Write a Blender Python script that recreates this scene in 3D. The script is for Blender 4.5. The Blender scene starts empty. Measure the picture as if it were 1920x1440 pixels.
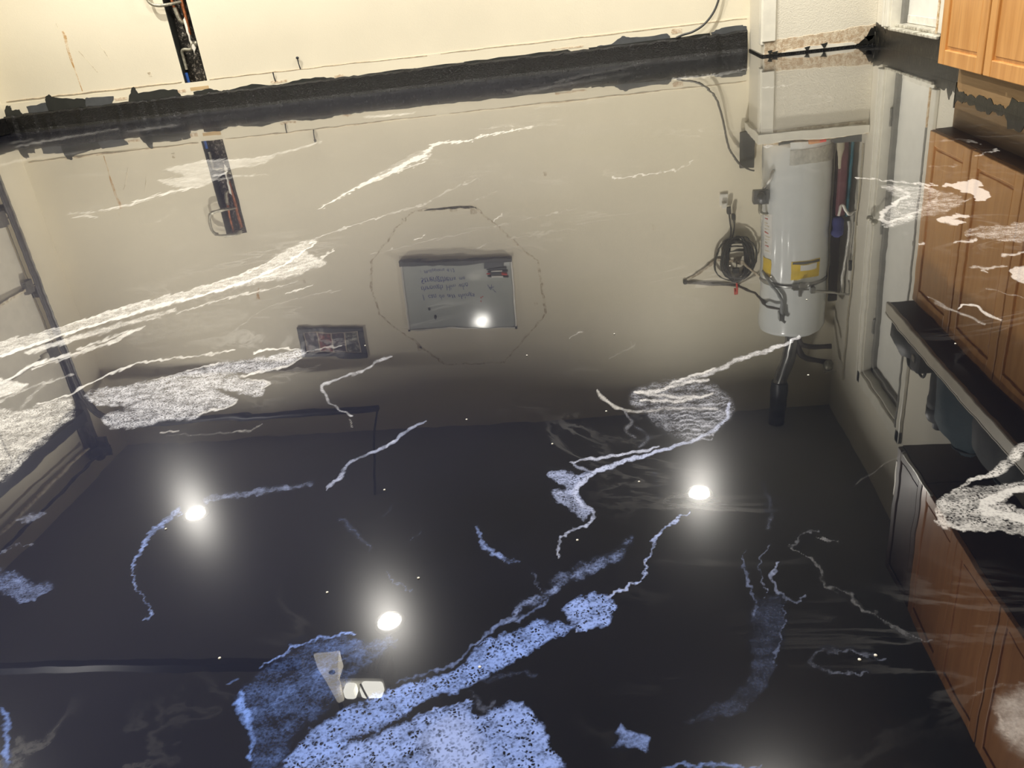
import bpy, math, random
import numpy as np
from mathutils import Matrix, Vector

random.seed(7)
SC = bpy.context.scene
COL = SC.collection
PI = math.pi

# ------------------------------------------------------------------ camera
CAM_H = 0.61
FPX = 1533.96                      # focal length in pixels of a 1920 px wide frame
RIGHT = (0.98977, 0.08597, -0.11386)
DOWN = (-0.06357, -0.44870, -0.89142)
FWD = (-0.12773, 0.88954, -0.43864)
cam = bpy.data.cameras.new('camera')
cam.sensor_width = 36.0
cam.lens = FPX / 1920.0 * 36.0
cam.clip_start = 0.02
cam_ob = bpy.data.objects.new('camera', cam)
COL.objects.link(cam_ob)
cam_ob.matrix_world = Matrix(((RIGHT[0], -DOWN[0], -FWD[0], 0.0),
                              (RIGHT[1], -DOWN[1], -FWD[1], 0.0),
                              (RIGHT[2], -DOWN[2], -FWD[2], CAM_H),
                              (0, 0, 0, 1)))
SC.camera = cam_ob

# ------------------------------------------------------------------ world, view
world = bpy.data.worlds.new('world')
SC.world = world
world.use_nodes = True
world.node_tree.nodes['Background'].inputs[0].default_value = (0.75, 0.82, 1.0, 1)
world.node_tree.nodes['Background'].inputs[1].default_value = 0.02
SC.view_settings.view_transform = 'Standard'
SC.view_settings.look = 'None'
SC.view_settings.gamma = 1.0
SC.view_settings.use_curve_mapping = False
SC.view_settings.exposure = 0.0
LAMP_W = 70.0
LAMP_COL = (1.0, 0.955, 0.87)

# room (metres): x to the right along the back wall, y away from the camera
XL, XR, YB, YF, ZC = -4.55, 1.73, 6.22, -1.3, 2.84

# ------------------------------------------------------------------ helpers
def tag(o, label=None, cat=None, group=None, kind=None):
    if label: o['label'] = label
    if cat: o['category'] = cat
    if group: o['group'] = group
    if kind: o['kind'] = kind
    return o

def empty(name, loc=(0, 0, 0), label=None, cat=None, group=None, kind=None, rot=(0, 0, 0)):
    o = bpy.data.objects.new(name, None)
    COL.objects.link(o)
    o.location = loc
    o.rotation_euler = rot
    o.empty_display_size = 0.05
    return tag(o, label, cat, group, kind)

class MB:
    def __init__(s):
        s.v = []; s.f = []; s.sm = []
    def add(s, vs, fs, smooth=False):
        b = len(s.v)
        s.v += [tuple(p) for p in vs]
        for f in fs:
            s.f.append(tuple(i + b for i in f)); s.sm.append(smooth)
        return s
    def box(s, x0, x1, y0, y1, z0, z1, M=None):
        x0, x1 = min(x0, x1), max(x0, x1); y0, y1 = min(y0, y1), max(y0, y1); z0, z1 = min(z0, z1), max(z0, z1)
        vs = [(x0, y0, z0), (x1, y0, z0), (x1, y1, z0), (x0, y1, z0), (x0, y0, z1), (x1, y0, z1), (x1, y1, z1), (x0, y1, z1)]
        if M is not None: vs = [M @ Vector(p) for p in vs]
        return s.add(vs, [(0, 3, 2, 1), (4, 5, 6, 7), (0, 1, 5, 4), (1, 2, 6, 5), (2, 3, 7, 6), (3, 0, 4, 7)])
    def tube(s, pts, r, n=10, caps=True, flat=None):
        pts = [Vector(p) for p in pts]
        rs = r if isinstance(r, (list, tuple)) else [r] * len(pts)
        rings = []
        up = None
        for i, p in enumerate(pts):
            t = (pts[min(i + 1, len(pts) - 1)] - pts[max(i - 1, 0)])
            if t.length < 1e-9: t = Vector((0, 0, 1))
            t.normalize()
            if up is None:
                a = Vector((0, 0, 1)) if abs(t.z) < 0.9 else Vector((0, 1, 0))
                up = (a - t * a.dot(t)).normalized()
            else:
                up = (up - t * up.dot(t))
                if up.length < 1e-6: up = Vector((1, 0, 0)) - t * t.x
                up.normalize()
            sd = t.cross(up)
            fl = flat if flat else 1.0
            rings.append([p + (up * math.cos(k * 2 * PI / n) + sd * math.sin(k * 2 * PI / n) * fl) * rs[i] for k in range(n)])
        vs = [q for rg in rings for q in rg]
        fs = []
        for i in range(len(pts) - 1):
            for k in range(n):
                a = i * n + k; b = i * n + (k + 1) % n
                fs.append((a, b, b + n, a + n))
        s.add(vs, fs, True)
        if caps:
            b = len(s.v)
            s.v += [tuple(q) for q in rings[0]] + [tuple(q) for q in rings[-1]]
            s.f.append(tuple(b + k for k in reversed(range(n)))); s.sm.append(False)
            s.f.append(tuple(b + n + k for k in range(n))); s.sm.append(False)
        return s
    def lathe(s, prof, c, n=32, axis='z', smooth=True):
        vs = []; fs = []
        for (r, h) in prof:
            for k in range(n):
                a = k * 2 * PI / n
                u, w = r * math.cos(a), r * math.sin(a)
                if axis == 'z': vs.append((c[0] + u, c[1] + w, c[2] + h))
                elif axis == 'y': vs.append((c[0] + u, c[1] + h, c[2] + w))
                else: vs.append((c[0] + h, c[1] + u, c[2] + w))
        for i in range(len(prof) - 1):
            for k in range(n):
                a = i * n + k; b = i * n + (k + 1) % n
                fs.append((a, b, b + n, a + n))
        fs.append(tuple(reversed(range(n))))
        fs.append(tuple((len(prof) - 1) * n + k for k in range(n)))
        return s.add(vs, fs, smooth)
    def cpatch(s, c, r, a0, a1, z0, z1, t=0.002, n=10):
        """curved plate hugging a vertical cylinder of radius r"""
        vs = []
        for k in range(n + 1):
            a = a0 + (a1 - a0) * k / n
            for rr in (r, r + t):
                for z in (z0, z1):
                    vs.append((c[0] + rr * math.sin(a), c[1] - rr * math.cos(a), z))
        fs = []
        for k in range(n):
            o = k * 4
            fs += [(o + 2, o + 6, o + 7, o + 3), (o, o + 1, o + 5, o + 4), (o + 1, o + 3, o + 7, o + 5), (o, o + 4, o + 6, o + 2)]
        fs += [(0, 2, 3, 1), (n * 4, n * 4 + 1, n * 4 + 3, n * 4 + 2)]
        return s.add(vs, fs, False)
    def wallpoly(s, pts, y, t):
        """(x,z) outline standing proud of a wall facing -y"""
        n = len(pts)
        vs = [(p[0], y - t, p[1]) for p in pts] + [(p[0], y, p[1]) for p in pts]
        fs = [tuple(range(n)), tuple(reversed(range(n, 2 * n)))]
        for i in range(n):
            j = (i + 1) % n
            fs.append((i, i + n, j + n, j))
        return s.add(vs, fs)
    def sphere(s, c, r, n=12, m=8, sc=(1, 1, 1)):
        vs = []; fs = []
        for i in range(m + 1):
            th = PI * i / m
            for k in range(n):
                a = 2 * PI * k / n
                vs.append((c[0] + r * sc[0] * math.sin(th) * math.cos(a), c[1] + r * sc[1] * math.sin(th) * math.sin(a), c[2] + r * sc[2] * math.cos(th)))
        for i in range(m):
            for k in range(n):
                a = i * n + k; b = i * n + (k + 1) % n
                fs.append((a, a + n, b + n, b))
        return s.add(vs, fs, True)
    def build(s, name, m, parent=None, bevel=0.0, loc=None, kind=None):
        me = bpy.data.meshes.new(name)
        me.from_pydata(s.v, [], s.f)
        me.polygons.foreach_set('use_smooth', s.sm)
        me.materials.append(m)
        me.update()
        o = bpy.data.objects.new(name, me)
        COL.objects.link(o)
        if parent is not None:
            o.parent = parent
        if loc is not None: o.location = loc
        if bevel:
            b = o.modifiers.new('bevel', 'BEVEL'); b.width = bevel; b.segments = 2; b.limit_method = 'ANGLE'; b.angle_limit = 0.6
        if kind: o['kind'] = kind
        return o

def box(x0, x1, y0, y1, z0, z1, M=None): return MB().box(x0, x1, y0, y1, z0, z1, M)
def tube(pts, r, n=10, **k): return MB().tube(pts, r, n, **k)

def arc(pts, k=6):
    """Catmull-Rom smoothing of a point list"""
    P = [Vector(p) for p in pts]; P = [P[0] * 2 - P[1]] + P + [P[-1] * 2 - P[-2]]
    out = []
    for i in range(1, len(P) - 2):
        for j in range(k):
            t = j / k
            out.append(0.5 * ((2 * P[i]) + (P[i + 1] - P[i - 1]) * t + (2 * P[i - 1] - 5 * P[i] + 4 * P[i + 1] - P[i + 2]) * t * t + (3 * P[i] - P[i - 1] - 3 * P[i + 1] + P[i + 2]) * t ** 3))
    out.append(P[-2])
    return [tuple(p) for p in out]

# ------------------------------------------------------------------ materials
def nodes_of(name):
    m = bpy.data.materials.new(name); m.use_nodes = True
    nt = m.node_tree
    return m, nt, nt.nodes['Principled BSDF']

def N(nt, typ, **kw):
    n = nt.nodes.new(typ)
    for k, v in kw.items():
        if k in n.inputs.keys(): n.inputs[k].default_value = v
        else: setattr(n, k, v)
    return n

def mathn(nt, op, a, b=None, clamp=False):
    n = nt.nodes.new('ShaderNodeMath'); n.operation = op; n.use_clamp = clamp
    for i, q in enumerate((a, b)):
        if q is None: continue
        if isinstance(q, (int, float)): n.inputs[i].default_value = q
        else: nt.links.new(q, n.inputs[i])
    return n.outputs[0]

def smooth(nt, x, a, b):
    n = nt.nodes.new('ShaderNodeMapRange'); n.interpolation_type = 'SMOOTHSTEP'
    nt.links.new(x, n.inputs[0]); n.inputs[1].default_value = a; n.inputs[2].default_value = b
    return n.outputs[0]

def mixc(nt, f, a, b):
    n = nt.nodes.new('ShaderNodeMix'); n.data_type = 'RGBA'
    if isinstance(f, (int, float)): n.inputs[0].default_value = f
    else: nt.links.new(f, n.inputs[0])
    for i, q in ((6, a), (7, b)):
        if isinstance(q, tuple): n.inputs[i].default_value = (*q[:3], 1)
        else: nt.links.new(q, n.inputs[i])
    return n.outputs[2]

def objco(nt, scale=(1, 1, 1)):
    tc = nt.nodes.new('ShaderNodeTexCoord'); mp = nt.nodes.new('ShaderNodeMapping')
    nt.links.new(tc.outputs['Object'], mp.inputs[0]); mp.inputs['Scale'].default_value = scale
    return mp.outputs[0]

def noise(nt, co, scale, detail=4, rough=0.55, dist=0.0):
    n = nt.nodes.new('ShaderNodeTexNoise')
    nt.links.new(co, n.inputs['Vector']); n.inputs['Scale'].default_value = scale
    n.inputs['Detail'].default_value = detail; n.inputs['Roughness'].default_value = rough; n.inputs['Distortion'].default_value = dist
    return n.outputs[0]

def mat(name, col, rough=0.5, metal=0.0, var=0.12, vscale=14, bump=0.0, bscale=150, coat=0.0, stretch=(1, 1, 1), ior=1.5, rvar=0.0):
    m, nt, p = nodes_of(name)
    co = objco(nt, stretch)
    f = noise(nt, co, vscale)
    a = tuple(c * (1 - var) for c in col); b = tuple(min(1, c * (1 + var)) for c in col)
    nt.links.new(mixc(nt, smooth(nt, f, 0.3, 0.7), a, b), p.inputs['Base Color'])
    p.inputs['Roughness'].default_value = rough; p.inputs['Metallic'].default_value = metal
    p.inputs['Coat Weight'].default_value = coat; p.inputs['Coat Roughness'].default_value = 0.06
    p.inputs['IOR'].default_value = ior
    if bump:
        h = noise(nt, co, bscale, 3)
        bn = nt.nodes.new('ShaderNodeBump'); bn.inputs['Strength'].default_value = bump; bn.inputs['Distance'].default_value = 0.004
        nt.links.new(h, bn.inputs['Height']); nt.links.new(bn.outputs[0], p.inputs['Normal'])
    return m

def mat_wall(name, col, dirt=(0.45, 0.36, 0.24), amount=0.5, peel=0.25):
    m, nt, p = nodes_of(name)
    co = objco(nt)
    big = noise(nt, co, 0.9, 3)
    fine = noise(nt, co, 11, 8, 0.7)
    spk = noise(nt, co, 95, 3, 0.6)
    blot = noise(nt, objco(nt, (1, 1, 0.55)), 2.3, 6, 0.65)
    c = mixc(nt, smooth(nt, big, 0.3, 0.7), tuple(q * 0.95 for q in col), tuple(min(1, q * 1.03) for q in col))
    spots = mathn(nt, 'MULTIPLY', smooth(nt, spk, 0.69, 0.76), smooth(nt, blot, 0.5, 0.66))
    c = mixc(nt, mathn(nt, 'MULTIPLY', spots, amount * 0.8), c, dirt)
    st = mathn(nt, 'MULTIPLY', smooth(nt, fine, 0.62, 0.8), smooth(nt, blot, 0.5, 0.7))
    c = mixc(nt, mathn(nt, 'MULTIPLY', st, amount), c, dirt)
    nt.links.new(c, p.inputs['Base Color'])
    p.inputs['Roughness'].default_value = 0.55
    bn = nt.nodes.new('ShaderNodeBump'); bn.inputs['Strength'].default_value = peel; bn.inputs['Distance'].default_value = 0.003
    nt.links.new(noise(nt, co, 130, 3), bn.inputs['Height']); nt.links.new(bn.outputs[0], p.inputs['Normal'])
    return m

def mat_wood(name, c0, c1, rough=0.38, axis=2, coat=0.3):
    m, nt, p = nodes_of(name)
    sc = [26, 26, 26]; sc[axis] = 1.6
    co = objco(nt, tuple(sc))
    f = noise(nt, co, 1.0, 8, 0.65, 0.6)
    g = noise(nt, objco(nt, tuple(3.2 * q for q in sc)), 1.0, 3)
    c = mixc(nt, smooth(nt, f, 0.3, 0.7), c0, c1)
    c = mixc(nt, mathn(nt, 'MULTIPLY', smooth(nt, g, 0.55, 0.75), 0.35), c, tuple(q * 0.6 for q in c0))
    nt.links.new(c, p.inputs['Base Color'])
    p.inputs['Roughness'].default_value = rough; p.inputs['Coat Weight'].default_value = coat; p.inputs['Coat Roughness'].default_value = 0.2
    return m

def mat_mottle(name, c0, c1, lo, hi, scale, rough=0.4, bump=0.0, metal=0.0):
    m, nt, p = nodes_of(name)
    co = objco(nt)
    f = noise(nt, co, scale, 7, 0.7)
    nt.links.new(mixc(nt, smooth(nt, f, lo, hi), c0, c1), p.inputs['Base Color'])
    p.inputs['Roughness'].default_value = rough; p.inputs['Metallic'].default_value = metal
    if bump:
        bn = nt.nodes.new('ShaderNodeBump'); bn.inputs['Strength'].default_value = bump; bn.inputs['Distance'].default_value = 0.006
        nt.links.new(noise(nt, co, scale * 3, 4), bn.inputs['Height']); nt.links.new(bn.outputs[0], p.inputs['Normal'])
    return m

def mat_emit(name, col, strength):
    m, nt, p = nodes_of(name)
    co = objco(nt)
    c = mixc(nt, noise(nt, co, 30), tuple(q * 0.97 for q in col), col)
    nt.links.new(c, p.inputs['Emission Color']); p.inputs['Emission Strength'].default_value = strength
    nt.links.new(c, p.inputs['Base Color'])
    return m

M = {}
M['wall'] = mat_wall('cream_wall_paint', (0.80, 0.735, 0.575), amount=0.45)
M['wall2'] = mat_wall('cream_textured_paint', (0.80, 0.755, 0.64), amount=0.25, peel=0.7)
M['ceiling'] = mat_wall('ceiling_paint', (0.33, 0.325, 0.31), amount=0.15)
M['trim'] = mat('door_trim_paint', (0.82, 0.79, 0.69), 0.35, var=0.05)
M['door'] = mat('white_door_paint', (0.86, 0.85, 0.79), 0.3, var=0.03)
M['seal'] = mat('grey_weather_seal', (0.20, 0.195, 0.175), 0.6)
M['sill'] = mat_mottle('worn_aluminium_sill', (0.30, 0.28, 0.22), (0.72, 0.70, 0.62), 0.35, 0.6, 22, 0.4, metal=0.3)
M['black_base'] = mat_mottle('rough_black_epoxy', (0.005, 0.005, 0.005), (0.012, 0.0115, 0.011), 0.4, 0.65, 40, 0.24, bump=1.0)
M['black_base'].node_tree.nodes['Principled BSDF'].inputs['Specular IOR Level'].default_value = .35
M['black_base2'] = mat_mottle('scuffed_black_paint', (0.012, 0.012, 0.011), (0.055, 0.05, 0.038), 0.5, 0.72, 18, 0.35, bump=0.2)
M['smear'] = mat('dark_grey_smear', (0.022, 0.024, 0.022), 0.45)
M['smear_grey'] = mat('slate_grey_smear', (0.075, 0.08, 0.085), 0.5)
M['peel'] = mat_mottle('peeled_plaster', (0.50, 0.36, 0.23), (0.78, 0.68, 0.52), 0.35, 0.65, 45, 0.8, bump=0.5)
M['rust'] = mat_mottle('rust_stain', (0.50, 0.29, 0.11), (0.78, 0.68, 0.50), 0.38, 0.62, 34, 0.7)
M['scuff'] = mat_mottle('brown_scuff', (0.46, 0.38, 0.26), (0.76, 0.69, 0.53), 0.38, 0.58, 26, 0.7)
M['dark_scuff'] = mat_mottle('dark_brown_scuff', (0.30, 0.23, 0.15), (0.62, 0.55, 0.42), 0.42, 0.62, 26, 0.7)
M['seam'] = mat('drywall_seam', (0.52, 0.42, 0.29), 0.8, var=0.3, vscale=30)
M['cavity'] = mat_mottle('black_cavity_mastic', (0.014, 0.012, 0.009), (0.34, 0.30, 0.25), 0.52, 0.66, 60, 0.5, bump=0.5)
M['copper'] = mat('aged_copper', (0.55, 0.21, 0.10), 0.3, 0.85, var=0.35, vscale=40)
M['tarnish'] = mat('tarnished_solder', (0.34, 0.32, 0.25), 0.45, 0.5, var=0.3, vscale=60)
M['putty'] = mat('white_putty', (0.80, 0.76, 0.66), 0.7)
M['tape'] = mat('blue_tape', (0.03, 0.10, 0.36), 0.5)
M['timber'] = mat_wood('pale_timber', (0.55, 0.38, 0.19), (0.72, 0.55, 0.32), 0.7, 0, 0)
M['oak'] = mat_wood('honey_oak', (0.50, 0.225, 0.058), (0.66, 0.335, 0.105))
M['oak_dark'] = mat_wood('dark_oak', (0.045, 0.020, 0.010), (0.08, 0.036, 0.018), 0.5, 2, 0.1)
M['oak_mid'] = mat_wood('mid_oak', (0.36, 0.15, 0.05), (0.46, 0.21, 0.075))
M['toe'] = mat_wood('tan_toe_board', (0.30, 0.18, 0.08), (0.40, 0.26, 0.13), 0.5, 1, 0)
M['counter'] = mat('beige_laminate', (0.52, 0.47, 0.38), 0.4, var=0.08)
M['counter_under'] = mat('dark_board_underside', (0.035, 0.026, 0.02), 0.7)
M['white_enamel'] = mat('white_enamel', (0.70, 0.72, 0.71), 0.16, var=0.02, coat=0.6)
M['band'] = mat('brushed_pale_metal', (0.50, 0.49, 0.44), 0.35, 0.4, var=0.15, vscale=40)
M['yellow'] = mat('yellow_label', (0.72, 0.50, 0.015), 0.4)
M['paper'] = mat('white_paper', (0.74, 0.73, 0.70), 0.6, var=0.05)
M['ink'] = mat('dark_ink', (0.06, 0.055, 0.05), 0.6)
M['redink'] = mat('red_ink', (0.50, 0.05, 0.04), 0.5)
M['blueink'] = mat('blue_marker_ink', (0.03, 0.04, 0.20), 0.5)
M['galv'] = mat('galvanised_steel', (0.34, 0.34, 0.33), 0.22, 0.85, var=0.25, vscale=20)
M['galv_dark'] = mat('dull_steel_pipe', (0.09, 0.092, 0.095), 0.4, 0.4, var=0.3)
M['dark_pipe'] = mat('dark_insulated_pipe', (0.045, 0.033, 0.026), 0.6)
M['grey_pipe'] = mat('grey_conduit', (0.24, 0.25, 0.25), 0.4)
M['steel'] = mat('track_steel', (0.115, 0.11, 0.105), 0.45, 0.3, var=0.3, vscale=25)
M['steel_dark'] = mat('dark_steel', (0.028, 0.03, 0.036), 0.5, 0.2, var=0.2)
M['rubber'] = mat('black_rubber', (0.010, 0.011, 0.011), 0.6)
M['cord'] = mat('grey_cord_jacket', (0.06, 0.06, 0.058), 0.45)
M['redplastic'] = mat('red_plastic', (0.62, 0.05, 0.035), 0.35)
M['orange'] = mat_wood('orange_wood_handle', (0.42, 0.16, 0.05), (0.55, 0.25, 0.09), 0.4, 0)
M['teal'] = mat('teal_plastic', (0.02, 0.115, 0.15), 0.4)
M['maroon'] = mat('maroon_fabric', (0.16, 0.065, 0.07), 0.75, bump=0.3)
M['bluerag'] = mat('violet_blue_cloth', (0.05, 0.055, 0.20), 0.8, bump=0.4)
M['brownboard'] = mat_wood('dark_brown_plank', (0.045, 0.034, 0.024), (0.075, 0.056, 0.04), 0.6, 2, 0)
M['silver'] = mat('silver_braid', (0.62, 0.61, 0.57), 0.25, 0.8, bump=0.6, bscale=400)
M['whiteboard'] = mat('whiteboard_enamel', (0.46, 0.48, 0.45), 0.10, var=0.02, coat=0.5)
M['alu'] = mat('aluminium_rail', (0.52, 0.50, 0.45), 0.35, 0.4, var=0.06)
M['frame'] = mat('black_picture_frame', (0.028, 0.03, 0.028), 0.35)
M['mount'] = mat('tan_picture_mount', (0.50, 0.42, 0.31), 0.7)
M['photo'] = mat_mottle('faded_dark_print', (0.03, 0.025, 0.03), (0.20, 0.15, 0.15), 0.4, 0.7, 28, 0.25)
M['photo_red'] = mat_mottle('reddish_print', (0.05, 0.025, 0.03), (0.38, 0.10, 0.08), 0.4, 0.65, 24, 0.25)
M['photo_pale'] = mat_mottle('pale_green_print', (0.06, 0.06, 0.05), (0.48, 0.47, 0.38), 0.45, 0.65, 30, 0.25)
M['gdoor'] = mat('pale_steel_door_paint', (0.62, 0.58, 0.48), 0.45, var=0.05)
M['opener'] = mat('grey_opener_shell', (0.50, 0.49, 0.46), 0.45)
M['opener_light'] = mat_emit('dim_lit_side_lens', (1.0, 0.93, 0.80), 2.6)
M['opener_lens'] = mat_emit('lit_frosted_lens', (1.0, 0.97, 0.86), 11.0)
M['plaswhite'] = mat('white_plastic', (0.78, 0.76, 0.69), 0.35)
M['lamp'] = mat_emit('lit_lamp_lens', (1.0, 0.97, 0.90), 30.0)
M['tealcloth'] = mat('slate_blue_canvas', (0.026, 0.046, 0.055), 0.75, bump=0.5, bscale=60)
M['charcoal'] = mat('charcoal_canvas', (0.03, 0.032, 0.03), 0.7, bump=0.4, bscale=60)
M['card'] = mat('tan_card', (0.42, 0.38, 0.28), 0.8)
M['speck'] = mat('pale_speck', (0.62, 0.60, 0.55), 0.5)

# ------------------------------------------------------------------ floor: glossy black epoxy with poured white and blue veins
def floor_to_image(x, y):
    """floor points projected through the camera to image pixels (u, v), where veins are drawn"""
    z = -CAM_H
    a = RIGHT[0] * x + RIGHT[1] * y + RIGHT[2] * z
    b = DOWN[0] * x + DOWN[1] * y + DOWN[2] * z
    c = FWD[0] * x + FWD[1] * y + FWD[2] * z
    c = np.where(c < 0.05, 0.05, c)
    return 960 + FPX * a / c, 720 + FPX * b / c

# veins: (points (u, v, width) in image pixels, density, softness, lace, blueness)
V = []
def crom(P, closed, k=5):
    n = len(P); out = []
    for i in range(n if closed else n - 1):
        q = [P[(i + j) % n] if closed else P[min(max(i + j, 0), n - 1)] for j in (-1, 0, 1, 2)]
        for m_ in range(k):
            t = m_ / k
            out.append(tuple(.5 * (2 * b + (c - a) * t + (2 * a - 5 * b + 4 * c - d) * t * t + (3 * b - a - 3 * c + d) * t ** 3) for a, b, c, d in zip(*q)))
    if not closed: out.append(tuple(P[-1]))
    return out
def st(pts, amp=.8, soft=.6, lace=.2, blue=0.0, w=None):
    n = len(pts)
    P = [(p[0], p[1], (p[2] if len(p) > 2 else (w or 5) * (.62 if i in (0, n - 1) else 1.08))) for i, p in enumerate(pts)]
    V.append(('s', crom(P, False, 4) if n > 2 else P, amp, soft, lace, blue))
def pg(pts, amp=.6, soft=12, lace=.5, blue=0.0):
    V.append(('p', crom(pts, True, 4), amp, soft, lace, blue))

# --- far left
pg([(0, 268), (100, 252), (220, 238), (330, 222), (520, 204), (520, 210), (330, 240), (220, 262), (130, 282), (0, 300)], .30, 14, .2)
st([(30, 275), (100, 262), (160, 252), (222, 241)], .75, w=5)
st([(240, 247), (280, 241), (330, 235)], .6, w=5)
st([(0, 310), (60, 296), (120, 290), (160, 284)], .5, w=9, soft=.9)
st([(20, 268), (60, 262)], .6, w=4)
st([(305, 320), (380, 303), (470, 298), (540, 284), (605, 265)], .72, w=5)
st([(320, 318), (400, 316), (480, 309), (510, 296)], .6, w=6)
pg([(310, 316), (380, 303), (480, 296), (515, 292), (500, 302), (430, 318), (400, 342), (360, 352), (325, 350), (297, 338), (345, 330)], .55, 7, .3)
st([(297, 338), (340, 335), (400, 338), (440, 331), (500, 327)], .6, w=4)
st([(385, 348), (340, 356), (290, 368), (240, 384), (185, 396)], .72, w=5)
st([(180, 397), (150, 400), (128, 400)], .6, w=4)
st([(135, 408), (160, 405), (180, 407)], .75, w=6)
st([(400, 330), (425, 325)], 1.1, w=6)
st([(290, 420), (320, 400), (330, 390)], .4, w=4)
# --- far middle
st([(560, 478), (600, 445), (640, 430), (700, 411), (770, 390), (800, 381), (830, 363), (860, 348), (900, 335)], .5, w=3.5)
st([(600, 390), (660, 357, 5), (700, 336, 6), (740, 319, 8), (765, 305, 10), (790, 294, 10), (805, 280, 8), (820, 269, 6), (880, 264, 4), (900, 256, 4), (960, 245, 3), (1000, 237, 3)], 1.1, .4)
st([(640, 364), (700, 340), (755, 318), (790, 305), (806, 291), (806, 284)], .75, w=4)
pg([(690, 336), (730, 312), (770, 290), (800, 280), (795, 296), (750, 316)], .42, 6, .3)
st([(900, 242), (960, 236), (1000, 240)], .45, w=3)
st([(1000, 208), (1012, 201), (1060, 197), (1140, 190)], .45, w=3)
st([(683, 219), (715, 218), (777, 212)], .85, w=4)
st([(950, 168), (985, 172), (1050, 160), (1110, 150), (1200, 134)], .42, w=9, soft=.9)
st([(1040, 155), (1100, 140), (1170, 127), (1230, 110)], .48, w=7, soft=.9, lace=1)
st([(1262, 148), (1300, 145), (1350, 140), (1405, 128)], .7, w=7)
st([(640, 396), (720, 380)], .3, w=3)
st([(1145, 332), (1165, 334), (1200, 328), (1270, 318), (1300, 300)], .55, w=3)
st([(925, 415), (940, 403)], .6, w=6); st([(895, 466), (908, 459)], .45, w=5); st([(775, 452), (797, 440)], .5, w=4)
st([(860, 470), (900, 458), (1000, 440)], .3, w=3)
st([(690, 478), (790, 455), (900, 430), (1000, 408), (1080, 390)], .36, w=2.5)
st([(960, 422), (1040, 405)], .3, w=3)
st([(880, 380), (935, 358)], .35, w=3)
st([(1430, 165), (1480, 160)], .6, w=3); st([(1480, 157), (1560, 150), (1630, 138)], .4, w=3)
st([(1440, 184), (1520, 180), (1552, 181), (1560, 185), (1545, 192), (1500, 200)], .42, w=2.5)
st([(1605, 138), (1640, 133)], .4, w=3)
# --- the long bright vein, left
pg([(-30, 648), (0, 640), (100, 617), (187, 590), (283, 563), (383, 537), (467, 510), (515, 480), (560, 456), (600, 444), (575, 468), (600, 484), (612, 494), (580, 507), (540, 523), (467, 534), (383, 556), (300, 578), (200, 607), (110, 634), (0, 671), (-30, 680)], .60, 9, .6)
st([(-20, 675, 6), (0, 668, 6), (110, 630, 6), (200, 603, 6), (300, 573, 5), (383, 552, 5), (467, 527, 5), (500, 511, 4), (547, 487, 4), (590, 455, 3)], 1.25, .35, 0)
st([(0, 641), (100, 617), (187, 591), (283, 563), (383, 537), (467, 510), (515, 482)], .8, .6, .2, w=5)
st([(440, 532), (500, 518), (545, 506), (600, 486), (625, 468)], .8, w=4)
st([(50, 662), (150, 632), (240, 606), (330, 580)], .7, .7, .4, w=16)
st([(330, 588), (400, 566), (480, 547), (560, 528)], .55, w=5)
st([(537, 551), (583, 536)], .8, w=7); st([(215, 612), (300, 596)], .75, w=6); st([(145, 655), (205, 634), (238, 620)], .8, w=9)
st([(-5, 722), (20, 710), (63, 684), (140, 662), (217, 640), (238, 625), (270, 612)], .9, w=7)
st([(60, 692), (130, 670), (190, 652)], .7, w=6)
st([(430, 626), (460, 606), (480, 588), (530, 566), (640, 543)], .42, w=3)
pg([(260, 600), (420, 575), (470, 590), (420, 620), (300, 640), (240, 650)], .26, 16, .3)
pg([(-20, 708), (22, 713), (52, 722), (30, 736), (-20, 750)], .75, 6, .5)
st([(0, 753), (33, 737), (67, 723), (100, 713), (142, 700)], .55, w=6)
st([(30, 775), (45, 758), (63, 738), (85, 722)], .5, w=10, soft=.8)
st([(70, 757), (128, 742), (150, 728), (192, 708), (250, 684), (317, 673), (400, 664), (440, 654)], .72, w=5)
pg([(-20, 775), (40, 768), (90, 754), (132, 747), (138, 780), (100, 812), (60, 850), (30, 882), (-20, 905)], .58, 12, .9)
st([(0, 800), (50, 790), (95, 770)], .6, w=8); st([(0, 860), (40, 830), (80, 800)], .5, w=8)
# --- big pale patch under the picture
pg([(160, 735), (240, 722), (290, 712), (330, 700), (380, 690), (410, 680), (470, 672), (520, 665), (562, 655), (572, 665), (530, 690), (482, 697), (455, 702), (460, 712), (506, 715), (496, 725), (490, 746), (440, 735), (400, 728), (440, 745), (444, 752), (420, 765), (380, 775), (360, 787), (300, 792), (250, 802), (205, 802), (192, 780), (235, 766), (180, 758)], .62, 9, .95, .12)
st([(443, 748), (440, 755), (420, 765), (370, 776)], 1.0, w=5)
st([(455, 706), (482, 697), (530, 690), (562, 672)], 1.0, w=6)
st([(475, 662), (510, 654), (560, 656)], .85, w=5); st([(280, 714), (330, 701), (410, 681)], .8, w=5)
st([(560, 664), (600, 655), (640, 648)], .55, w=5)
st([(460, 712), (506, 716), (492, 728)], .85, w=5)
st([(738, 668, 4), (719, 671, 8), (687, 692, 7), (650, 706, 6), (605, 721, 8), (602, 728, 9), (610, 738, 8), (614, 751, 6), (634, 765, 5), (660, 778, 4)], .62, .8, .4, .15)
st([(655, 785), (662, 802)], .45, w=6); st([(300, 811), (332, 808)], .7, w=6); st([(310, 817), (450, 810), (492, 795)], .38, w=6)
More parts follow.
